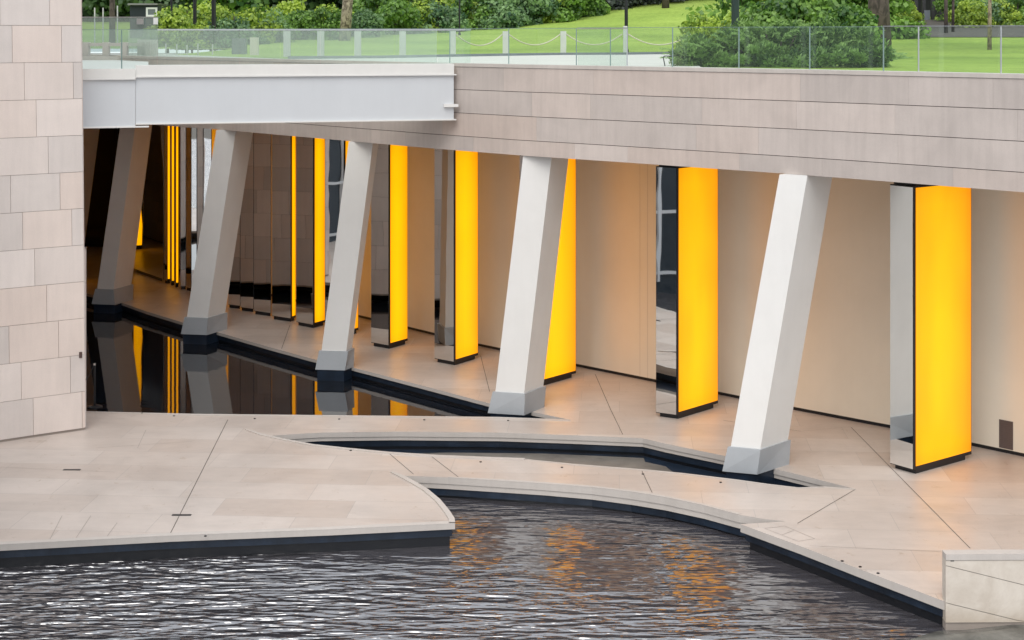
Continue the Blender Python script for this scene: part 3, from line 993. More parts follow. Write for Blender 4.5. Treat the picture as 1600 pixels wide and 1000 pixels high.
mb.build('front_panels', M['stained'], root)
mb = MB(); mb.prism([pf + Vector((.006, 0)), pr, pr + th, pf + th + Vector((.006, 0))], z_b - .6, zc + .001); mb.build('core', M['joint_fill'], root)
mb = MB(); e = dd.normalized()
nn = Vector((dd.y, -dd.x)).normalized()
mb.prism([pf + nn * .03, pr + nn * .03, pr + th, pf + th], zc + .003, zt)
bevel(mb.build('coping', M['coping'], root), .006)
mb = MB(); mb.prism([pf + nn * .021, pf + th, pf + th + e * .004, pf + e * .004 + nn * .021], z_b, zc); mb.build('end_panel', M['stained'], root)
mb = MB(); mb.prism([pf + nn * .021 + e * .07, pf + nn * .021 + e * .12, pf + nn * .028 + e * .12, pf + nn * .028 + e * .07], zc - .012, zc + .004); mb.build('outlet', M['black'], root)

# ------------------------------------------------------------------ small things on the paving
for (x0, x1, y, lab) in [(98, 125, 735, 'short dark slot drain nearer the stone building'), (268, 298, 806, 'short dark slot drain crossing the long paving joint')]:
    a, b_ = gp(x0, y), gp(x1, y)
    mb = MB(); mb.prism([a, b_, b_ + Vector((.0, .075)), a + Vector((.0, .075))], .0005, .006)
    o = mb.build('slot_drain', M['black']); tag(o, lab, 'drain', 'slot drains in the paving')
lights = [(222, 646, 'near the stanchion'), (272, 650, 'second from the stanchion on the still pool edge'), (398, 654.3, 'third on the still pool edge'), (530, 655, 'fourth on the still pool edge'),
          (663, 656.3, 'fifth on the still pool edge'), (794, 657.2, 'below the pedestal at the pool tip'),
          (459.5, 691, 'on the thin kerb start left of the channel'), (548, 704, 'on the kerb beside the channel left end'), (751, 722, 'on the walkway edge left of its middle'),
          (878, 730.5, 'on the walkway edge at its middle'), (1004.5, 741, 'on the walkway edge above a joint'), (1126, 754, 'on the walkway edge near the largest pedestal'),
          (1316, 877, 'left of three near the bottom right edge'), (1344, 886, 'middle of three near the bottom right edge'), (1372, 896, 'right of three near the bottom right edge'),
          (321, 838, 'by the front edge of the left paving')]
for x, y, lab in lights:
    p = gp(x, y)
    mb = MB(); mb.tube([(p.x, p.y, .0005), (p.x, p.y, .010)], .024, 12)
    mb.tube([(p.x, p.y, .0105), (p.x, p.y, .013)], .016, 10)
    o = mb.build('edge_light', M['black'])
    tag(o, 'tiny dark edge light stud, ' + lab, 'edge light', 'tiny light studs along the paving edges')

# stanchion with tape to the wall
p = gp(148, 637)
root = empty('stanchion', (p.x, p.y, 0))
tag(root, 'slim black barrier stanchion with round base at the building corner', 'stanchion')
mb = MB(); mb.tube([(p.x, p.y, .0), (p.x, p.y, .03), (p.x, p.y, .05)], [.17, .17, .06], 28); mb.build('base', M['black'], root)
mb = MB(); mb.tube([(p.x - .09, p.y - .05, .0505), (p.x - .09, p.y - .05, .06)], .05, 16); mb.build('base_cover', M['chrome'], root)
mb = MB(); mb.tube([(p.x, p.y, .05), (p.x, p.y, .93)], .022, 14); mb.build('pole', M['black'], root)
mb = MB(); mb.tube([(p.x, p.y, .93), (p.x, p.y, .97)], .032, 14); mb.build('head', M['chrome'], root)
mb = MB(); a_ = Vector((p.x - .02, p.y, .93)); pts = []
for k in range(7):
    u = k / 6; pts.append((a_.x + (at(132, 33) - a_.x) * u, a_.y + (33.05 - a_.y) * u, .93 - .22 * u - .05 * math.sin(math.pi * u)))
mb.tube(pts, .008, 6); mb.build('tape', M['black'], root)

# ------------------------------------------------------------------ upper level: terrain
def amp(x): 
    t = max(0, min(1, (x + 5) / 15)); return .85 + .9 * t
def hgt(x, y):
    r = max(0, min(1.35, (y - 53) / 42))
    return 7.40 + amp(x) * r * r
mb = MB()
xs = [-160 + 4 * i for i in range(81)]
ys = [36 + 2.0 * i for i in range(48)] + [132 + 14 * i for i in range(12)]
for j in range(len(ys) - 1):
    for i in range(len(xs) - 1):
        x0, x1, y0, y1 = xs[i], xs[i + 1], ys[j], ys[j + 1]
        # keep clear of the canopy edge and the open side near the camera
        mx, my = (x0 + x1) / 2, (y0 + y1) / 2
        if my < 66 and mx < -12: continue
        if my < 36 + max(0, -mx) * 1.3 and mx < 0: continue
        mb.face([(x0, y0, hgt(x0, y0)), (x1, y0, hgt(x1, y0)), (x1, y1, hgt(x1, y1)), (x0, y1, hgt(x0, y1))])
# the near strip of lawn behind the canopy edge on the right
q = [p - n * .5 for p, n in zip(fp[:7], nf[:7])]
for a, b_ in zip(q, q[1:]):
    mb.face([(a.x, a.y, 7.4), (b_.x, b_.y, 7.4), (b_.x + 1, 36, 7.4), (a.x + 1 if a.x < 12 else 60, 36, 7.4)])
mb.face([(13, 20, 7.4), (60, 10, 7.4), (60, 36, 7.4), (13, 36, 7.4)])
lawn = mb.build('lawn', M['grass'], smooth=True); tag(lawn, kind='structure')
# terrace paving on top (pale), up to the rope fence
mb = MB()
near = [p - n * .34 for p, n in zip(fp, nf)]
tb = [gp(1056, 84.5, 7.43), gp(980, 85.5, 7.43), gp(880, 86, 7.43), gp(780, 87.5, 7.43), gp(700, 89, 7.43), gp(600, 91, 7.43), gp(450, 92.3, 7.43)]
poly = [near[3] + Vector((-.9, 1.0))] + near[4:14] + [Vector((-22, 56)), Vector((-22, 49.5)), gp(300, 92.0, 7.43)] 
poly = [Vector((3.9, 30.6))] + near[4:13] + [Vector((-12.5, 50)), Vector((-12.5, 54))] + tb[::-1] 
q3 = [Vector((p.x, p.y, 0)) for p in poly]
for t in tessellate_polygon([q3]):
    a, b_, c = (q3[i] for i in t)
    if (b_ - a).cross(c - a).z < 0: b_, c = c, b_
    mb.face([(p.x, p.y, 7.432) for p in (a, b_, c)])
tag(mb.build('terrace', M['terrace']), kind='structure')
mb = MB()
for a, b_ in zip(tb, tb[1:]):
    mb.bar((a.x, a.y + .1, 7.46), (b_.x, b_.y + .1, 7.46), .12, .10)
tag(mb.build('terrace_kerb', M['slate']), kind='structure')
# soil bed on the far right, under the trees
mb = MB()
for i in range(10):
    for j in range(8):
        x0, x1 = 17 + 4 * i, 21 + 4 * i
        y0, y1 = 76 + 2 * j, 78 + 2 * j
        mb.face([(x, y, hgt(x, y) + .03) for x, y in ((x0, y0), (x1, y0), (x1, y1), (x0, y1))])
tag(mb.build('soil_bed', M['soil'], smooth=True), kind='structure')

# rope fence
posts = [(447, 89), (500, 89), (558, 89), (628.5, 88), (707, 87), (790, 85.5), (880.5, 84.5), (977.5, 84.5), (1085, 84.5)]
pw = [gp(x, y, 7.43) for x, y in posts]
plab = ['leftmost, behind the hazy glass', 'second from the left, behind the hazy glass', 'third from the left, behind the hazy glass', 'the last one behind the hazy glass',
        'first one clear of the hazy glass', 'second one clear of the hazy glass', 'third one clear of the hazy glass', 'tall slim white one under the dark lamp pole', 'hidden behind the big juniper']
for k, p in enumerate(pw[:8]):
    h = .98 if k == 7 else .80
    w = .07 if k == 7 else .10
    mb = MB(); mb.box(p.x - w, p.x + w, p.y + .1, p.y + .1 + 2 * w, 7.43, 7.43 + h)
    o = bevel(mb.build('fence_post', M['post_white']), .015); tag(o, 'short pale square fence post, ' + plab[k], 'post', 'pale posts of the rope fence by the lawn')
for k in range(4, 8):
    a, b_ = pw[k], pw[k + 1]
    pts = []
    for i in range(13):
        u = i / 12
        pts.append((a.x + .1 + (b_.x - a.x - .2) * u, a.y + .2 + (b_.y - a.y) * u, 7.43 + .70 - .38 * 4 * u * (1 - u)))
    mb = MB(); mb.tube(pts, .022, 6)
    o = mb.build('barrier_rope', M['rope'], smooth=True)
    tag(o, ['sagging pale rope left of the three clear posts, ending at the second clear post', 'sagging pale rope between the second and third clear posts', 'sagging pale rope between the third clear post and the slim white post', 'sagging pale rope running from the slim white post to the juniper'][k - 4], 'rope', 'ropes of the fence by the lawn')

# ------------------------------------------------------------------ glass railings
def railing(path_f, t0, t1, step, z0, z1, name_lab, mat, posts_on=True, rail=True, loc=None):
    p0 = path_f(t0)
    root = empty('glass_railing', (p0.x, p0.y, z0)); tag(root, name_lab, 'railing')
    t = t0; k = 0; last = None
    while t < t1 - .05:
        u = min(t1, t + step)
        a, b_ = path_f(t), path_f(u)
        d = (b_ - a).normalized(); n = Vector((-d.y, d.x)) * .008
        a2, b2 = a + d * .006, b_ - d * .006
        mb = MB(); mb.face([(a2.x, a2.y, z0), (b2.x, b2.y, z0), (b2.x, b2.y, z1), (a2.x, a2.y, z1)])
        mb.build('glass_pane', mat, root)
        if posts_on:
            mb = MB(); mb.box(a.x - .011, a.x + .011, a.y - .011, a.y + .011, z0, z1)
            mb.build('edge_strip', M['steel'] if rail else M['glass_edge'], root)
        mb = MB(); w_ = .022 if rail else .014
        mb.bar((a.x, a.y, z1 + .009), (b_.x, b_.y, z1 + .009), w_, w_ * .75)
        mb.build('top_rail', M['steel'] if rail else M['glass_edge'], root)
        t = u
    return root
cp = [p - n * .16 for p, n in zip(fp, nf)]
cf, ctot, cs = path_sample(cp)
# phase so that joints show where the photo has them
def t_of_px(px):
    best = None
    for i in range(2000):
        t = ctot * i / 2000; q = cf(t); x = q.x / q.y * F + 800
        if best is None or abs(x - px) < best[0]: best = (abs(x - px), t)
    return best[1]
tR = t_of_px(1564); tL = t_of_px(684)
stepR = (t_of_px(902) - tR) / 6.0 
stepR = stepR / round(stepR / 1.37) if round(stepR / 1.37) else stepR
railing(cf, tR - 2 * stepR, t_of_px(1380), stepR, 7.5, 8.295, 'clear glass railing on the right end of the canopy, thin steel rail and uprights', M['glass'])
railing(cf, t_of_px(1380), t_of_px(902), stepR, 7.5, 8.285, 'clear glass railing in front of the juniper, thin uprights', M['glass'], rail=False)
railing(cf, t_of_px(980) + .001, t_of_px(902), stepR * .9, 7.505, 8.262, 'short glass gate panel with a bright top rail beside the slim white post', M['glass'])
railing(cf, t_of_px(900), tL, 1.9, 7.5, 8.27, 'clear glass railing before the lawn and the three clear rope posts', M['glass'], rail=False)
railing(cf, tL + .01, t_of_px(200), 1.6, 7.5, 8.27, 'hazy greenish glass railing curving away behind the footbridge', M['glass_green'], posts_on=False, rail=False)
bf, bt, bs = path_sample([A + bnor * .14, B + bnor * .14 + bdir * .42])
rt = railing(bf, .45, bt, 1.75, 7.49, 8.24, 'greenish glass railing with a blue grey top rail on the footbridge', M['glass'], posts_on=False, rail=False)
mb = MB(); a, b_ = bf(.45), bf(bt); mb.bar((a.x, a.y, 8.25), (b_.x, b_.y, 8.25), .045, .03); mb.build('top_rail', M['steel'], rt)
ef, et, es = path_sample([A2 + n2 * .16, A2 + n2 * .16 + (B2 - A2).normalized() * (B2 - A2).length, A + bnor * .14 + bdir * .45])
railing(ef, .2, et, .98, 7.42, 8.24, 'short glass railing panes at the left end of the footbridge', M['glass'], rail=False)

# pale terrace wall and balustrade behind the left end
root = empty('balustrade', (at(180, 46), 46, 7.3)); tag(root, 'pale stone balustrade with square openings behind the left glass panes', 'balustrade')
mb = MB(); mb.box(at(100, 46), at(232, 46), 46, 46.3, 6.6, zat(88, 46)); mb.build('plinth', M['coping'], root)
mb = MB()
for x0, x1 in ((100, 140), (162, 171), (190, 200), (228, 246)):
    mb = MB(); mb.box(at(x0, 46.5), at(x1, 46.5), 46.35, 46.6, zat(92, 46), zat(66 if x0 in (100, 162, 190) else 69, 46.5))
    mb.build('pillar', M['coping'], root)
mb = MB(); mb.box(at(140.3, 46.5), at(227.5, 46.5), 46.4, 46.55, zat(72, 46.5), zat(67, 46.5)); mb.build('rail', M['coping'], root)
mb = MB(); mb.box(at(213, 46.5), at(243, 46.5), 46.62, 46.8, zat(92, 46), zat(62, 46.5)); mb.build('panel', M['terrace'], root)
for k, x in enumerate([258, 275, 291, 308, 331]):
    mb = MB(); dd_ = 54
    mb.box(at(x, dd_), at(x + 2, dd_), dd_, dd_ + .05, 7.4, zat(68 + (k % 3), dd_))
    tag(mb.build('picket_post', M['post_white']), 'thin pale upright behind the greenish bridge glass', 'post', 'thin pale uprights behind the bridge glass')
mb = MB(); dd_ = 53; mb.box(at(390.5, dd_), at(402.5, dd_), dd_, dd_ + .3, 7.4, zat(58.5, dd_)); tag(bevel(mb.build('stone_bollard', M['clad']), .015), 'square beige stone pillar behind the hazy bridge glass', 'pillar')
mb = MB(); dd_ = 55; mb.box(at(362, dd_), at(384, dd_), dd_, dd_ + .3, 7.4, zat(60, dd_)); tag(mb.build('utility_box', M['slate']), 'grey box left of the beige stone pillar behind the glass', 'box')

# grey screen and hut, far left
root = empty('grey_screen', (at(190, 62), 62, 7.4)); tag(root, 'grey translucent panel railing in front of the dark hut', 'screen')
mb = MB(); mb.face([(at(95, 62), 62, 7.4), (at(247, 62), 62, 7.4), (at(247, 62), 62, zat(27.5, 62)), (at(95, 62), 62, zat(27.5, 62))]); mb.build('panel', M['glass_grey'], root)
mb = MB(); mb.box(at(95, 62), at(247, 62), 61.98, 62.03, zat(27.4, 62), zat(26.2, 62)); mb.build('top_rail', M['steel'], root)
mb = MB(); mb.box(at(240, 61.9), at(247, 61.9), 61.85, 61.9, zat(38, 62), zat(28, 62)); mb.build('notice', M['white'], root)
mb = MB(); mb.box(at(214, 61.9), at(225, 61.9), 61.85, 61.9, zat(38, 62), zat(29, 62)); mb.build('sign_plate', M['steel'], root)
root = empty('hut', (at(225, 84), 84, 7.8)); tag(root, 'small dark hut with a flat pale roof edge and white framed window', 'hut')
mb = MB(); mb.box(at(203, 84), at(247, 84), 84, 86, 7.8, zat(8, 84)); mb.build('walls', M['hut'], root)
mb = MB(); mb.box(at(201, 84), at(247.5, 84), 83.8, 86.2, zat(7.9, 84), zat(5.3, 84)); mb.build('roof', M['steel'], root)
mb = MB()
X0, X1, Z0, Z1 = at(228.5, 84), at(246, 84), zat(26, 84), zat(11.5, 84)
w_ = .1
mb.box(X0, X1, 83.93, 83.995, Z0, Z0 + w_); mb.box(X0, X1, 83.93, 83.995, Z1 - w_, Z1); mb.box(X0, X0 + w_, 83.93, 83.995, Z0 + w_, Z1 - w_); mb.box(X1 - w_, X1, 83.93, 83.995, Z0 + w_, Z1 - w_)
wf = mb.build('window', M['white'], root)
mb = MB(); mb.box(X0 + w_, X1 - w_, 83.96, 83.99, Z0 + w_, Z1 - w_); mb.build('pane', M['slate'], wf)

# hoop by the juniper
p = gp(1046, 102, 7.43)
mb = MB(); y_ = 34.4
X = lambda px: at(px, y_)
mb.tube([(X(1039), y_, 7.44), (X(1037), y_, zat(93, y_)), (X(1036), y_, zat(89.5, y_)), (X(1038), y_, zat(87.6, y_)), (X(1056), y_, zat(87.4, y_))], .012, 8)
mb.tube([(X(1045), y_, zat(88, y_)), (X(1049), y_ + .02, zat(97, y_)), (X(1053), y_, 7.44)], .006, 6)
tag(mb.build('hoop_rail', M['black'], smooth=True), 'low black bent hoop at the left foot of the juniper', 'hoop')

# ------------------------------------------------------------------ plants
def leaf_cloud(nleaf, rx, ry, rz, clumps, lsize, seed, base=0.0, flat=0.0, spiky=False):
    """leaves on the surfaces of many overlapping clumps inside an ellipsoid sitting on z=0"""
    rnd = random.Random(seed)
    cl = []
    for i in range(clumps):
        while True:
            x, y, z = rnd.uniform(-1, 1), rnd.uniform(-1, 1), rnd.uniform(base, 1)
            if x * x + y * y + (z - .0) ** 2 < 1: break
        cl.append((x * rx * .82, y * ry * .82, max(.05, z * rz * .86), rnd.uniform(.16, .34) * min(rx, rz) * 1.2, rnd.random()))
    mb = MB()
    for i in range(nleaf):
        cx, cy, cz, r, t = rnd.choice(cl)
        a, b_ = rnd.uniform(0, 2 * math.pi), math.acos(rnd.uniform(-.6, 1))
        k = r * rnd.uniform(.55, 1.12)
        n = Vector((math.sin(b_) * math.cos(a), math.sin(b_) * math.sin(a), math.cos(b_)))
        p = Vector((cx, cy, cz)) + Vector((n.x * k, n.y * k, n.z * k * .8))
        if p.z < 0: p.z = abs(p.z) * .3
        s_ = lsize * rnd.uniform(.6, 1.35)
        nn = (n + Vector((rnd.uniform(-1, 1), rnd.uniform(-1, 1), rnd.uniform(-.6, 1))) * .9).normalized()
        u = nn.orthogonal().normalized()
        u = Matrix.Rotation(rnd.uniform(0, 6.28), 3, nn) @ u
        if spiky:
            u = (n * .8 + Vector((rnd.uniform(-1, 1), rnd.uniform(-1, 1), rnd.uniform(0, .6)))).normalized()
            nn = u.orthogonal().normalized()
        v = nn.cross(u)
        wv = .28 if spiky else .5
        ln = 1.5 if spiky else 1.0
        tint = max(0, min(1, .5 * t + .5 * rnd.random()))
        mb.face([p - u * s_ * .5 * ln, p + v * s_ * wv, p + u * s_ * .55 * ln, p - v * s_ * wv], 0, tint)
    return mb

def local_build(mb, name, mat):
    o = mb.build(name, mat)
    return o
SH = {}
def shrub_src(key, mat, seed, rx=2.2, ry=1.6, rz=2.6, n=3600, cl=26, ls=.20):
    mb = leaf_cloud(n, rx, ry, rz, cl, ls, seed)
    me = mb.build('foliage', mat)
    SH[key] = me.data
    bpy.data.objects.remove(me)
for i in range(3):
    shrub_src('bright%d' % i, M['leaf_bright'], 20 + i)
    shrub_src('mid%d' % i, M['leaf_mid'], 30 + i)
    shrub_src('sage%d' % i, M['leaf_sage'], 40 + i, rz=2.2)
    shrub_src('purple%d' % i, M['leaf_purple'], 50 + i, rx=2.6, rz=3.6)
shrub_src('tree0', M['leaf_dark'], 61, 5.2, 4, 9.5, 9000, 60, .42)
shrub_src('tree1', M['leaf_dark'], 62, 4.8, 4, 8.5, 9000, 60, .42)
shrub_src('tree2', M['leaf_mid'], 63, 5, 4, 9, 9000, 60, .40)
mbt = MB(); mbt.tube([(0, 0, -.6), (.03, 0, 1.0), (0, .05, 2.0)], [.11, .07, .03], 8); st = mbt.build('stem', M['bark_dark']); STEM = st.data; bpy.data.objects.remove(st)

def put_shrub(key, x, y, s, rot, label, cat='shrub', group=None, name='shrub', sz=None):
    z = hgt(x, y) - .05
    root = empty(name, (x, y, z), rot)
    root.scale = (s, s, sz or s)
    tag(root, label, cat, group)
    o = bpy.data.objects.new('foliage', SH[key]); COL.objects.link(o); o.parent = root
    o2 = bpy.data.objects.new('stem', STEM); COL.objects.link(o2); o2.parent = root
    return root

rnd = random.Random(3)
# main hedge line of shrubs
row = []
def shr(px, d, key, s, label, **kw):
    put_shrub(key, at(px, d), d, s, rnd.uniform(0, 6.28), label, group='shrubs along the far side of the lawn', **kw)
spec = [
    (300, 67.5, 'bright1', .50, 'low lime shrub at the foot of the middle black pole'),
    (336, 67.5, 'sage0', .52, 'low soft green shrub at the foot of the thickest black pole'),
    (262, 70, 'bright0', .72, 'yellow green shrub beside the thin leftmost black pole'),
    (292, 74, 'bright1', .85, 'tall bright lime shrub behind the middle black pole'),
    (330, 76, 'bright2', .80, 'tall bright yellow green shrub right of the thickest black pole'),
    (366, 74, 'sage0', .72, 'soft green leafy shrub, first left of the dim hedge'),
    (398, 76, 'bright0', .78, 'lime leafed shrub rising above the hazy glass left of the dull round shrub'),
    (425, 78, 'sage1', .70, 'soft green round shrub with white flowers beside it'),
    (452, 86, 'bright2', .85, 'yellow green spreading shrub above the low round hedge'),
    (470, 82, 'mid0', .66, 'dull mid green rounded shrub left of the pale trunk'),
    (505, 82, 'mid1', .70, 'dark mid green rounded shrub touching the pale trunk'),
    (520, 90, 'bright1', .8, 'light green shrub behind the pale trunk'),
    (572, 86, 'sage2', .70, 'blue green low shrub right of the pale trunk'),
    (590, 94, 'mid2', 1.1, 'deep green shrub behind the blue green low one'),
    (618, 90, 'mid0', .9, 'mid green shrub between the pale trunk and the thin pole, left one'),
    (650, 92, 'bright0', .85, 'light green domed shrub left of the thin pole'),
    (685, 92, 'sage0', .95, 'grey green domed shrub just left of the thin pole'),
    (722, 96, 'bright2', 1.0, 'yellow green shrub behind the thin pole'),
    (750, 94, 'mid1', .95, 'dense green shrub just right of the thin pole'),
    (785, 94, 'sage1', 1.0, 'soft green shrub above the second clear rope post'),
    (822, 96, 'sage2', 1.15, 'pale grey green leafy shrub left of the third clear rope post'),
    (855, 98, 'bright1', 1.05, 'pale flowering green shrub above the third clear rope post'),
    (880, 98, 'mid2', 1.0, 'darker green shrub right of the pale flowering one'),
    (905, 100, 'mid0', 1.0, 'green shrub at the left end of the bronze hedge'),
]
for px, d_, k, s_, lab in spec: shr(px, d_, k, s_, lab)
plabs = ['first', 'second', 'third', 'fourth', 'fifth', 'sixth']
for k, px in enumerate((925, 955, 985, 1012, 1042, 1074)):
    d_ = 104 + k * 1.0
    put_shrub('purple%d' % (k % 3), at(px, d_), d_, .95, rnd.uniform(0, 6.28), 'dark bronze green bush above the lawn slope, %s from the left' % plabs[k], group='bronze green bushes above the lawn slope')
# bright bush left of the dark green post, and green mass behind the juniper
for px, d_, k, s_, lab in [(1098, 62, 'bright0', .62, 'bright lime bush at the left of the thick dark green post'), (1120, 60, 'bright2', .5, 'small lime bush touching the thick dark green post'),
                           (1175, 58, 'bright1', .75, 'yellow green bush right of the thick dark green post'), (1212, 56, 'mid1', .85, 'mid green bush above the middle of the juniper'),
                           (1250, 55, 'mid2', .85, 'deep green bush above the juniper, right of its middle'), (1290, 55, 'mid0', .88, 'leafy green bush left of the wide dark trunk'), (1325, 54, 'mid1', .7, 'green bush touching the wide dark trunk'),
                           (1160, 75, 'mid2', 1.3, 'tall green bush far behind the thick dark green post'), (1225, 76, 'bright0', 1.3, 'tall light green bush far behind the juniper'), (1300, 78, 'mid0', 1.4, 'tall deep green bush far behind the juniper'), (1350, 76, 'mid2', 1.3, 'tall bush in the shade behind the wide dark trunk')]:
    put_shrub(k, at(px, d_), d_, s_, rnd.uniform(0, 6.28), lab, group='bushes behind the juniper')
# right hand hedge
for px, d_, k, s_, lab in [(1404, 84, 'bright1', .42, 'small lime shrub just right of the wide dark trunk'), (1412, 88, 'bright0', .62, 'pale lime bush behind the small one by the wide dark trunk'),
                           (1500, 90, 'mid0', .8, 'dark green hedge bush right of the pavilion'), (1518, 86, 'bright2', .62, 'lime green hedge bush left of the slim young trunk'), (1540, 88, 'sage1', .68, 'pale green hedge bush behind the slim young trunk'),
                           (1565, 88, 'bright0', .66, 'lime hedge bush right of the slim young trunk'), (1590, 88, 'mid1', .70, 'dark hedge bush at the right edge of the picture'), (1620, 90, 'bright1', .7, 'lime hedge bush cut by the right edge')]:
    put_shrub(k, at(px, d_), d_, s_, rnd.uniform(0, 6.28), lab, group='hedge bushes at the right')
# tall dark trees far behind
tl = ['above the hut', 'between the hut and the black posts', 'behind the black posts', 'left of the pale trunk', 'behind the pale trunk', 'right of the pale trunk', 'left of the thin pole', 'behind the thin pole',
      'right of the thin pole', 'above the second clear rope post', 'above the third clear rope post', 'above the left of the bronze bushes', 'above the middle of the bronze bushes', 'above the right of the bronze bushes',
      'behind the thick dark green post', 'behind the middle of the juniper', 'behind the wide dark trunk', 'behind the pavilion', 'right of the pavilion', 'at the right edge', 'at the far left edge']
for k, px in enumerate([200, 262, 325, 390, 450, 520, 585, 650, 715, 780, 850, 920, 985, 1050, 1130, 1215, 1300, 1400, 1490, 1590, 120]):
    d_ = 112 + (k * 7) % 12
    put_shrub('tree%d' % (k % 3), at(px, d_), d_, 1.0 + .12 * ((k * 5) % 3), rnd.uniform(0, 6.28), 'tall dense dark green tree far back, ' + tl[k], 'tree', 'dense trees beyond the park', 'tree')
# far wood closing the view
mb = MB()
rw = random.Random(9)
for i in range(9000):
    x, y = rw.uniform(-110, 110), rw.uniform(136, 146); z = 7.5 + 12 * rw.random() ** 1.1
    s_ = rw.uniform(.5, 1.3)
    u = Vector((rw.uniform(-1, 1), rw.uniform(-.4, .4), rw.uniform(-1, 1))).normalized(); v = u.cross(Vector((rw.uniform(-.5, .5), 1, rw.uniform(-.5, .5)))).normalized()
    c = Vector((x, y, z)); mb.face([c - u * s_, c + v * s_ * .6, c + u * s_, c - v * s_ * .6], 0, rw.random())
tag(mb.build('woodland', M['leaf_dark']), kind='stuff')

# big spreading juniper behind the glass
root = empty('juniper_bush', (at(1215, 36.6), 36.6, 7.4)); tag(root, 'large spreading green juniper bush right behind the glass railing', 'bush')
mb = MB()
rj = random.Random(12)
for (cx, cy, rx, ry, rz, n_, sd) in [(at(1095, 35.6), 35.4, .75, .7, .85, 3800, 1), (at(1150, 36.2), 36.0, 1.0, .8, 1.02, 5200, 2), (at(1220, 36.4), 36.2, 1.1, .8, 1.10, 5600, 3), (at(1290, 36), 35.7, 1.0, .8, 1.02, 5200, 4), (at(1345, 35.4), 34.9, .72, .7, .85, 3600, 5), (at(1190, 35.3), 34.9, 1.1, .5, .62, 3600, 6), (at(1290, 34.8), 34.2, .9, .5, .55, 3200, 7), (at(1075, 35.2), 34.9, .5, .5, .5, 1800, 8)]:
    c_ = leaf_cloud(n_, rx, ry, rz, 24, .075, 100 + sd, spiky=True)
    for f_i, t_ in zip(c_.f, c_.t):
        mb.face([(c_.v[k][0] + cx, c_.v[k][1] + cy, c_.v[k][2] + 7.42) for k in f_i], 0, t_)
# arching outer sprays
for i in range(70):
    px = rj.uniform(1060, 1395); cx = at(px, 35.2); cy = 35.2 + rj.uniform(-.4, .4)
    side = (px - 1215) / 170
    ln = rj.uniform(.35, .75); h0 = 7.42 + 1.1 * max(.15, 1 - abs(side) ** 1.6) * rj.uniform(.5, 1)
    dirx = side * rj.uniform(.5, 1.2) + rj.uniform(-.4, .4)
    for k in range(22):
        u = k / 21
        c = Vector((cx + dirx * ln * u, cy - .2 * u, h0 + .42 * ln * u - .25 * u * u * ln))
        for q_ in range(2):
            du = Vector((dirx + rj.uniform(-.9, .9), rj.uniform(-.5, .5), rj.uniform(-.3, .9))).normalized() * .075
            dv = du.orthogonal().normalized() * .014
            mb.face([c - dv, c + du, c + dv], 0, .6 + .4 * rj.random())
mb.build('foliage', M['leaf_juniper'], root)
mb = MB()
for k in range(9):
    bx = at(1120 + 25 * k, 35.8)
    mb.tube([(at(1215, 36), 36.0, 7.35), ((bx + at(1215, 36)) / 2, 35.9, 7.7), (bx, 35.7, 8.0 + .2 * (k % 2))], [.05, .035, .015], 7)
mb.build('branch', M['bark_dark'], root)

# trees with visible trunks (crowns above the frame)
def trunk_tree(px, d_, r, lean, bark, crown, label, h=7.0, cr=3.0, name='tree'):
    x = at(px, d_); z = hgt(x, d_) - .1
    root = empty(name, (x, d_, z)); tag(root, label, 'tree')
    mb = MB()
    pts = [(x, d_, z), (x + lean * .3, d_, z + h * .3), (x + lean * .7, d_ + .05, z + h * .7), (x + lean, d_, z + h)]
    mb.tube(pts, [r * 1.18, r, r * .85, r * .6], 16)
    for k in range(5):
        a = k * 1.26
        mb.tube([pts[-1], (x + lean + math.cos(a) * cr * .4, d_ + math.sin(a) * cr * .4, z + h + cr * .35), (x + lean + math.cos(a) * cr * .75, d_ + math.sin(a) * cr * .7, z + h + cr * .7)], [r * .5, r * .3, r * .1], 8)
    mb.build('trunk', bark, root, smooth=True)
    c_ = leaf_cloud(2600, cr, cr, cr * 1.1, 22, .34, int(px))
    m2 = MB()
    for f_i, t_ in zip(c_.f, c_.t):
        m2.face([(c_.v[k][0] + x + lean, c_.v[k][1] + d_, c_.v[k][2] + z + h - .3) for k in f_i], 0, t_)
    m2.build('crown', crown, root)
trunk_tree(538, 80, .27, .55, M['bark_pale'], M['leaf_mid'], 'tree with a thick mottled pale leaning trunk behind the hazy glass', 6.5, 3)
trunk_tree(1375, 60, .40, -.2, M['bark_dark'], M['leaf_dark'], 'tree with the widest dark brown trunk, at the right end of the juniper', 7, 3)
trunk_tree(1546, 62, .075, .05, barkmat('tan_bark', (.16, .12, .09), (.34, .27, .2), 6), M['leaf_mid'], 'slim young tree with a straight tan trunk on the right lawn', 5.5, 1.8)
trunk_tree(1478, 80, .09, 0, M['bark_dark'], M['leaf_dark'], 'slender dark tree, left one of a pair before the pavilion', 6.5, 2)
trunk_tree(1489, 81, .07, .05, M['bark_dark'], M['leaf_dark'], 'slender dark tree, right one of a pair before the pavilion', 6.5, 2)
trunk_tree(1040, 103, .22, 0, M['bark_dark'], M['leaf_purple'], 'dark trunked tree among the bronze bushes', 6, 3)
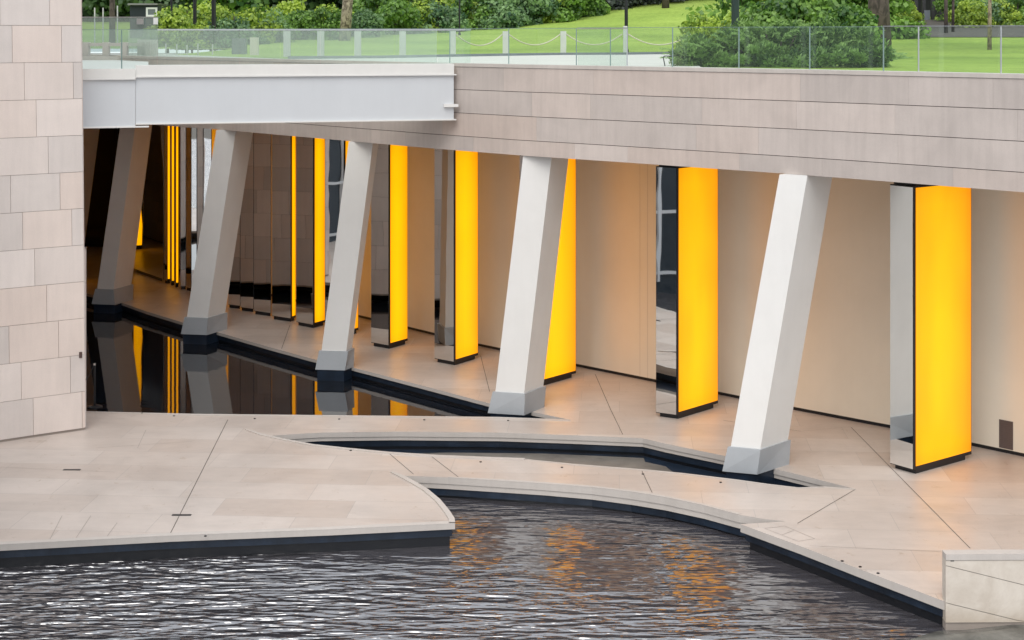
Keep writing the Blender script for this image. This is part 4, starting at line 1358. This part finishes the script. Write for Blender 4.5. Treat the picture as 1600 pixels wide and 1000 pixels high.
# poles
def pole(px, d_, w, base_z, label, mat='black', cat='post', top=9):
    x = at(px, d_)
    root = empty('lamp_pole', (x, d_, base_z)); tag(root, label, cat, 'upright poles in the park')
    mb = MB(); mb.tube([(x, d_, base_z), (x, d_, base_z + top)], w / 2, 14); mb.build('shaft', M[mat], root)
    mb = MB(); mb.tube([(x, d_, base_z), (x, d_, base_z + .12)], w * .75, 14); mb.build('collar', M[mat], root)
pole(268, 70, .10, 7.6, 'thin black pole, leftmost of the three black ones')
pole(304.5, 69.5, .17, 7.45, 'black pole in the middle of the three black ones')
pole(334, 69.5, .21, 7.45, 'thickest of the three black poles on the left')
pole(718, 84, .10, hgt(0, 84), 'thin dark grey pole above the first clear rope post', 'black')
pole(978.5, 58, .13, 7.43, 'dark grey pole above the slim white fence post', 'black')
M['green_post'] = plain('dark_green_post', (.010, .028, .025), .4)
pole(1149, 50, .26, 7.42, 'thick dark green pole above the juniper', 'green_post')
for k, (px, t_) in enumerate([(148, 12), (161, 12), (183.5, 9)]):
    x = at(px, 70); mb = MB(); mb.tube([(x, 70, 7.5), (x, 70, zat(t_, 70))], .03, 8)
    tag(mb.build('thin_post', M['post_white']), ['leftmost of three thin white posts left of the hut', 'middle of three thin white posts left of the hut', 'nearest thin white post to the hut'][k], 'post', 'thin white posts by the hut')
trunk_tree(175.5, 76, .14, 0, M['bark_dark'], M['leaf_dark'], 'dark trunk left of the hut', 6, 2.4)

# dark pavilion on the right
root = empty('pavilion', (at(1450, 92), 92, 8.7)); tag(root, 'dark open pavilion in the shade behind the right lawn', 'pavilion')
zb = hgt(at(1450, 92), 92) - .1
mb = MB(); mb.box(at(1395, 95), at(1482, 95), 95, 95.3, zb, zb + 4); mb.build('back_wall', plain('dark_boards', (.02, .02, .02), .7), root)
for px in (1400, 1420, 1432, 1444, 1458, 1470):
    mb = MB(); x = at(px, 92); mb.box(x - .10, x + .10, 92, 92.2, zb, zb + 3.9); mb.build('post', plain('dark_post', (.035, .035, .035), .6), root)
mb = MB(); mb.box(at(1392, 92), at(1486, 92), 91.2, 96, zb + 3.9, zb + 4.2); mb.build('roof', M['hut'], root)
mb = MB(); mb.box(at(1444, 91.9), at(1453, 91.9), 91.85, 91.95, zat(31, 92), zat(16, 92)); mb.build('panel', M['slate'], root)

# ------------------------------------------------------------------ camera, light, world
cam = bpy.data.cameras.new('camera')
co = bpy.data.objects.new('camera', cam); COL.objects.link(co)
co.location = (0, 0, EYE)
co.rotation_euler = (math.radians(90), 0, 0)
cam.sensor_width = 36
cam.lens = F * 36 / 1600
cam.shift_y = -(500 - HOR) / 1600
cam.clip_end = 1500
S.camera = co

EL, AZ = 52, 195      # degrees; azimuth measured from +Y clockwise, light comes from behind and left
sun = bpy.data.lights.new('sun', 'SUN'); so = bpy.data.objects.new('sun', sun); COL.objects.link(so)
sun.energy = .95; sun.angle = math.radians(38); sun.color = (1, .965, .92)
az = math.radians(AZ); el = math.radians(EL)
dirs = Vector((math.sin(az) * math.cos(el), math.cos(az) * math.cos(el), math.sin(el)))
so.rotation_euler = dirs.to_track_quat('Z', 'Y').to_euler()
w = bpy.data.worlds.new('World'); S.world = w; w.use_nodes = True
nt = w.node_tree; bg = nt.nodes['Background']
sky = N(nt, 'ShaderNodeTexSky', sky_type='NISHITA'); sky.sun_disc = False
sky.sun_elevation = el; sky.sun_rotation = az
sky.air_density = 1; sky.dust_density = 2.5
tc = N(nt, 'ShaderNodeTexCoord')
mp = N(nt, 'ShaderNodeMapping'); mp.inputs['Scale'].default_value = (1.2, 1.2, 3.5); L(nt, tc.outputs['Generated'], mp.inputs['Vector'])
cn = ramp(nt, noise_tex(nt, mp.outputs['Vector'], 1.6, 5, .55, .3), [(.3, .62), (.62, .97)])
cl = ramp(nt, noise_tex(nt, mp.outputs['Vector'], 2.3, 4, .5), [(.3, (6.8, 7.3, 8.2)), (.7, (9.6, 9.8, 10.0))])
mx = mixc(nt, cn, sky.outputs['Color'], cl)
sp = N(nt, 'ShaderNodeSeparateXYZ'); L(nt, tc.outputs['Generated'], sp.inputs['Vector'])
ov = ramp(nt, sp.outputs['Z'], [(0, .95), (.35, 1.0), (1, 1.12)])
mx = mixc(nt, 1, mx, ov, 'MULTIPLY')
L(nt, mx, bg.inputs['Color']); bg.inputs['Strength'].default_value = .10

S.view_settings.view_transform = 'Standard'; S.view_settings.look = 'None'
S.view_settings.exposure = 0.6; S.view_settings.gamma = 1
S.render.engine = 'CYCLES'
S.cycles.max_bounces = 10; S.cycles.glossy_bounces = 6; S.cycles.transparent_max_bounces = 16
S.cycles.diffuse_bounces = 4
S.cycles.sample_clamp_indirect = 6
S.cycles.use_denoising = True
S.cycles.caustics_reflective = True
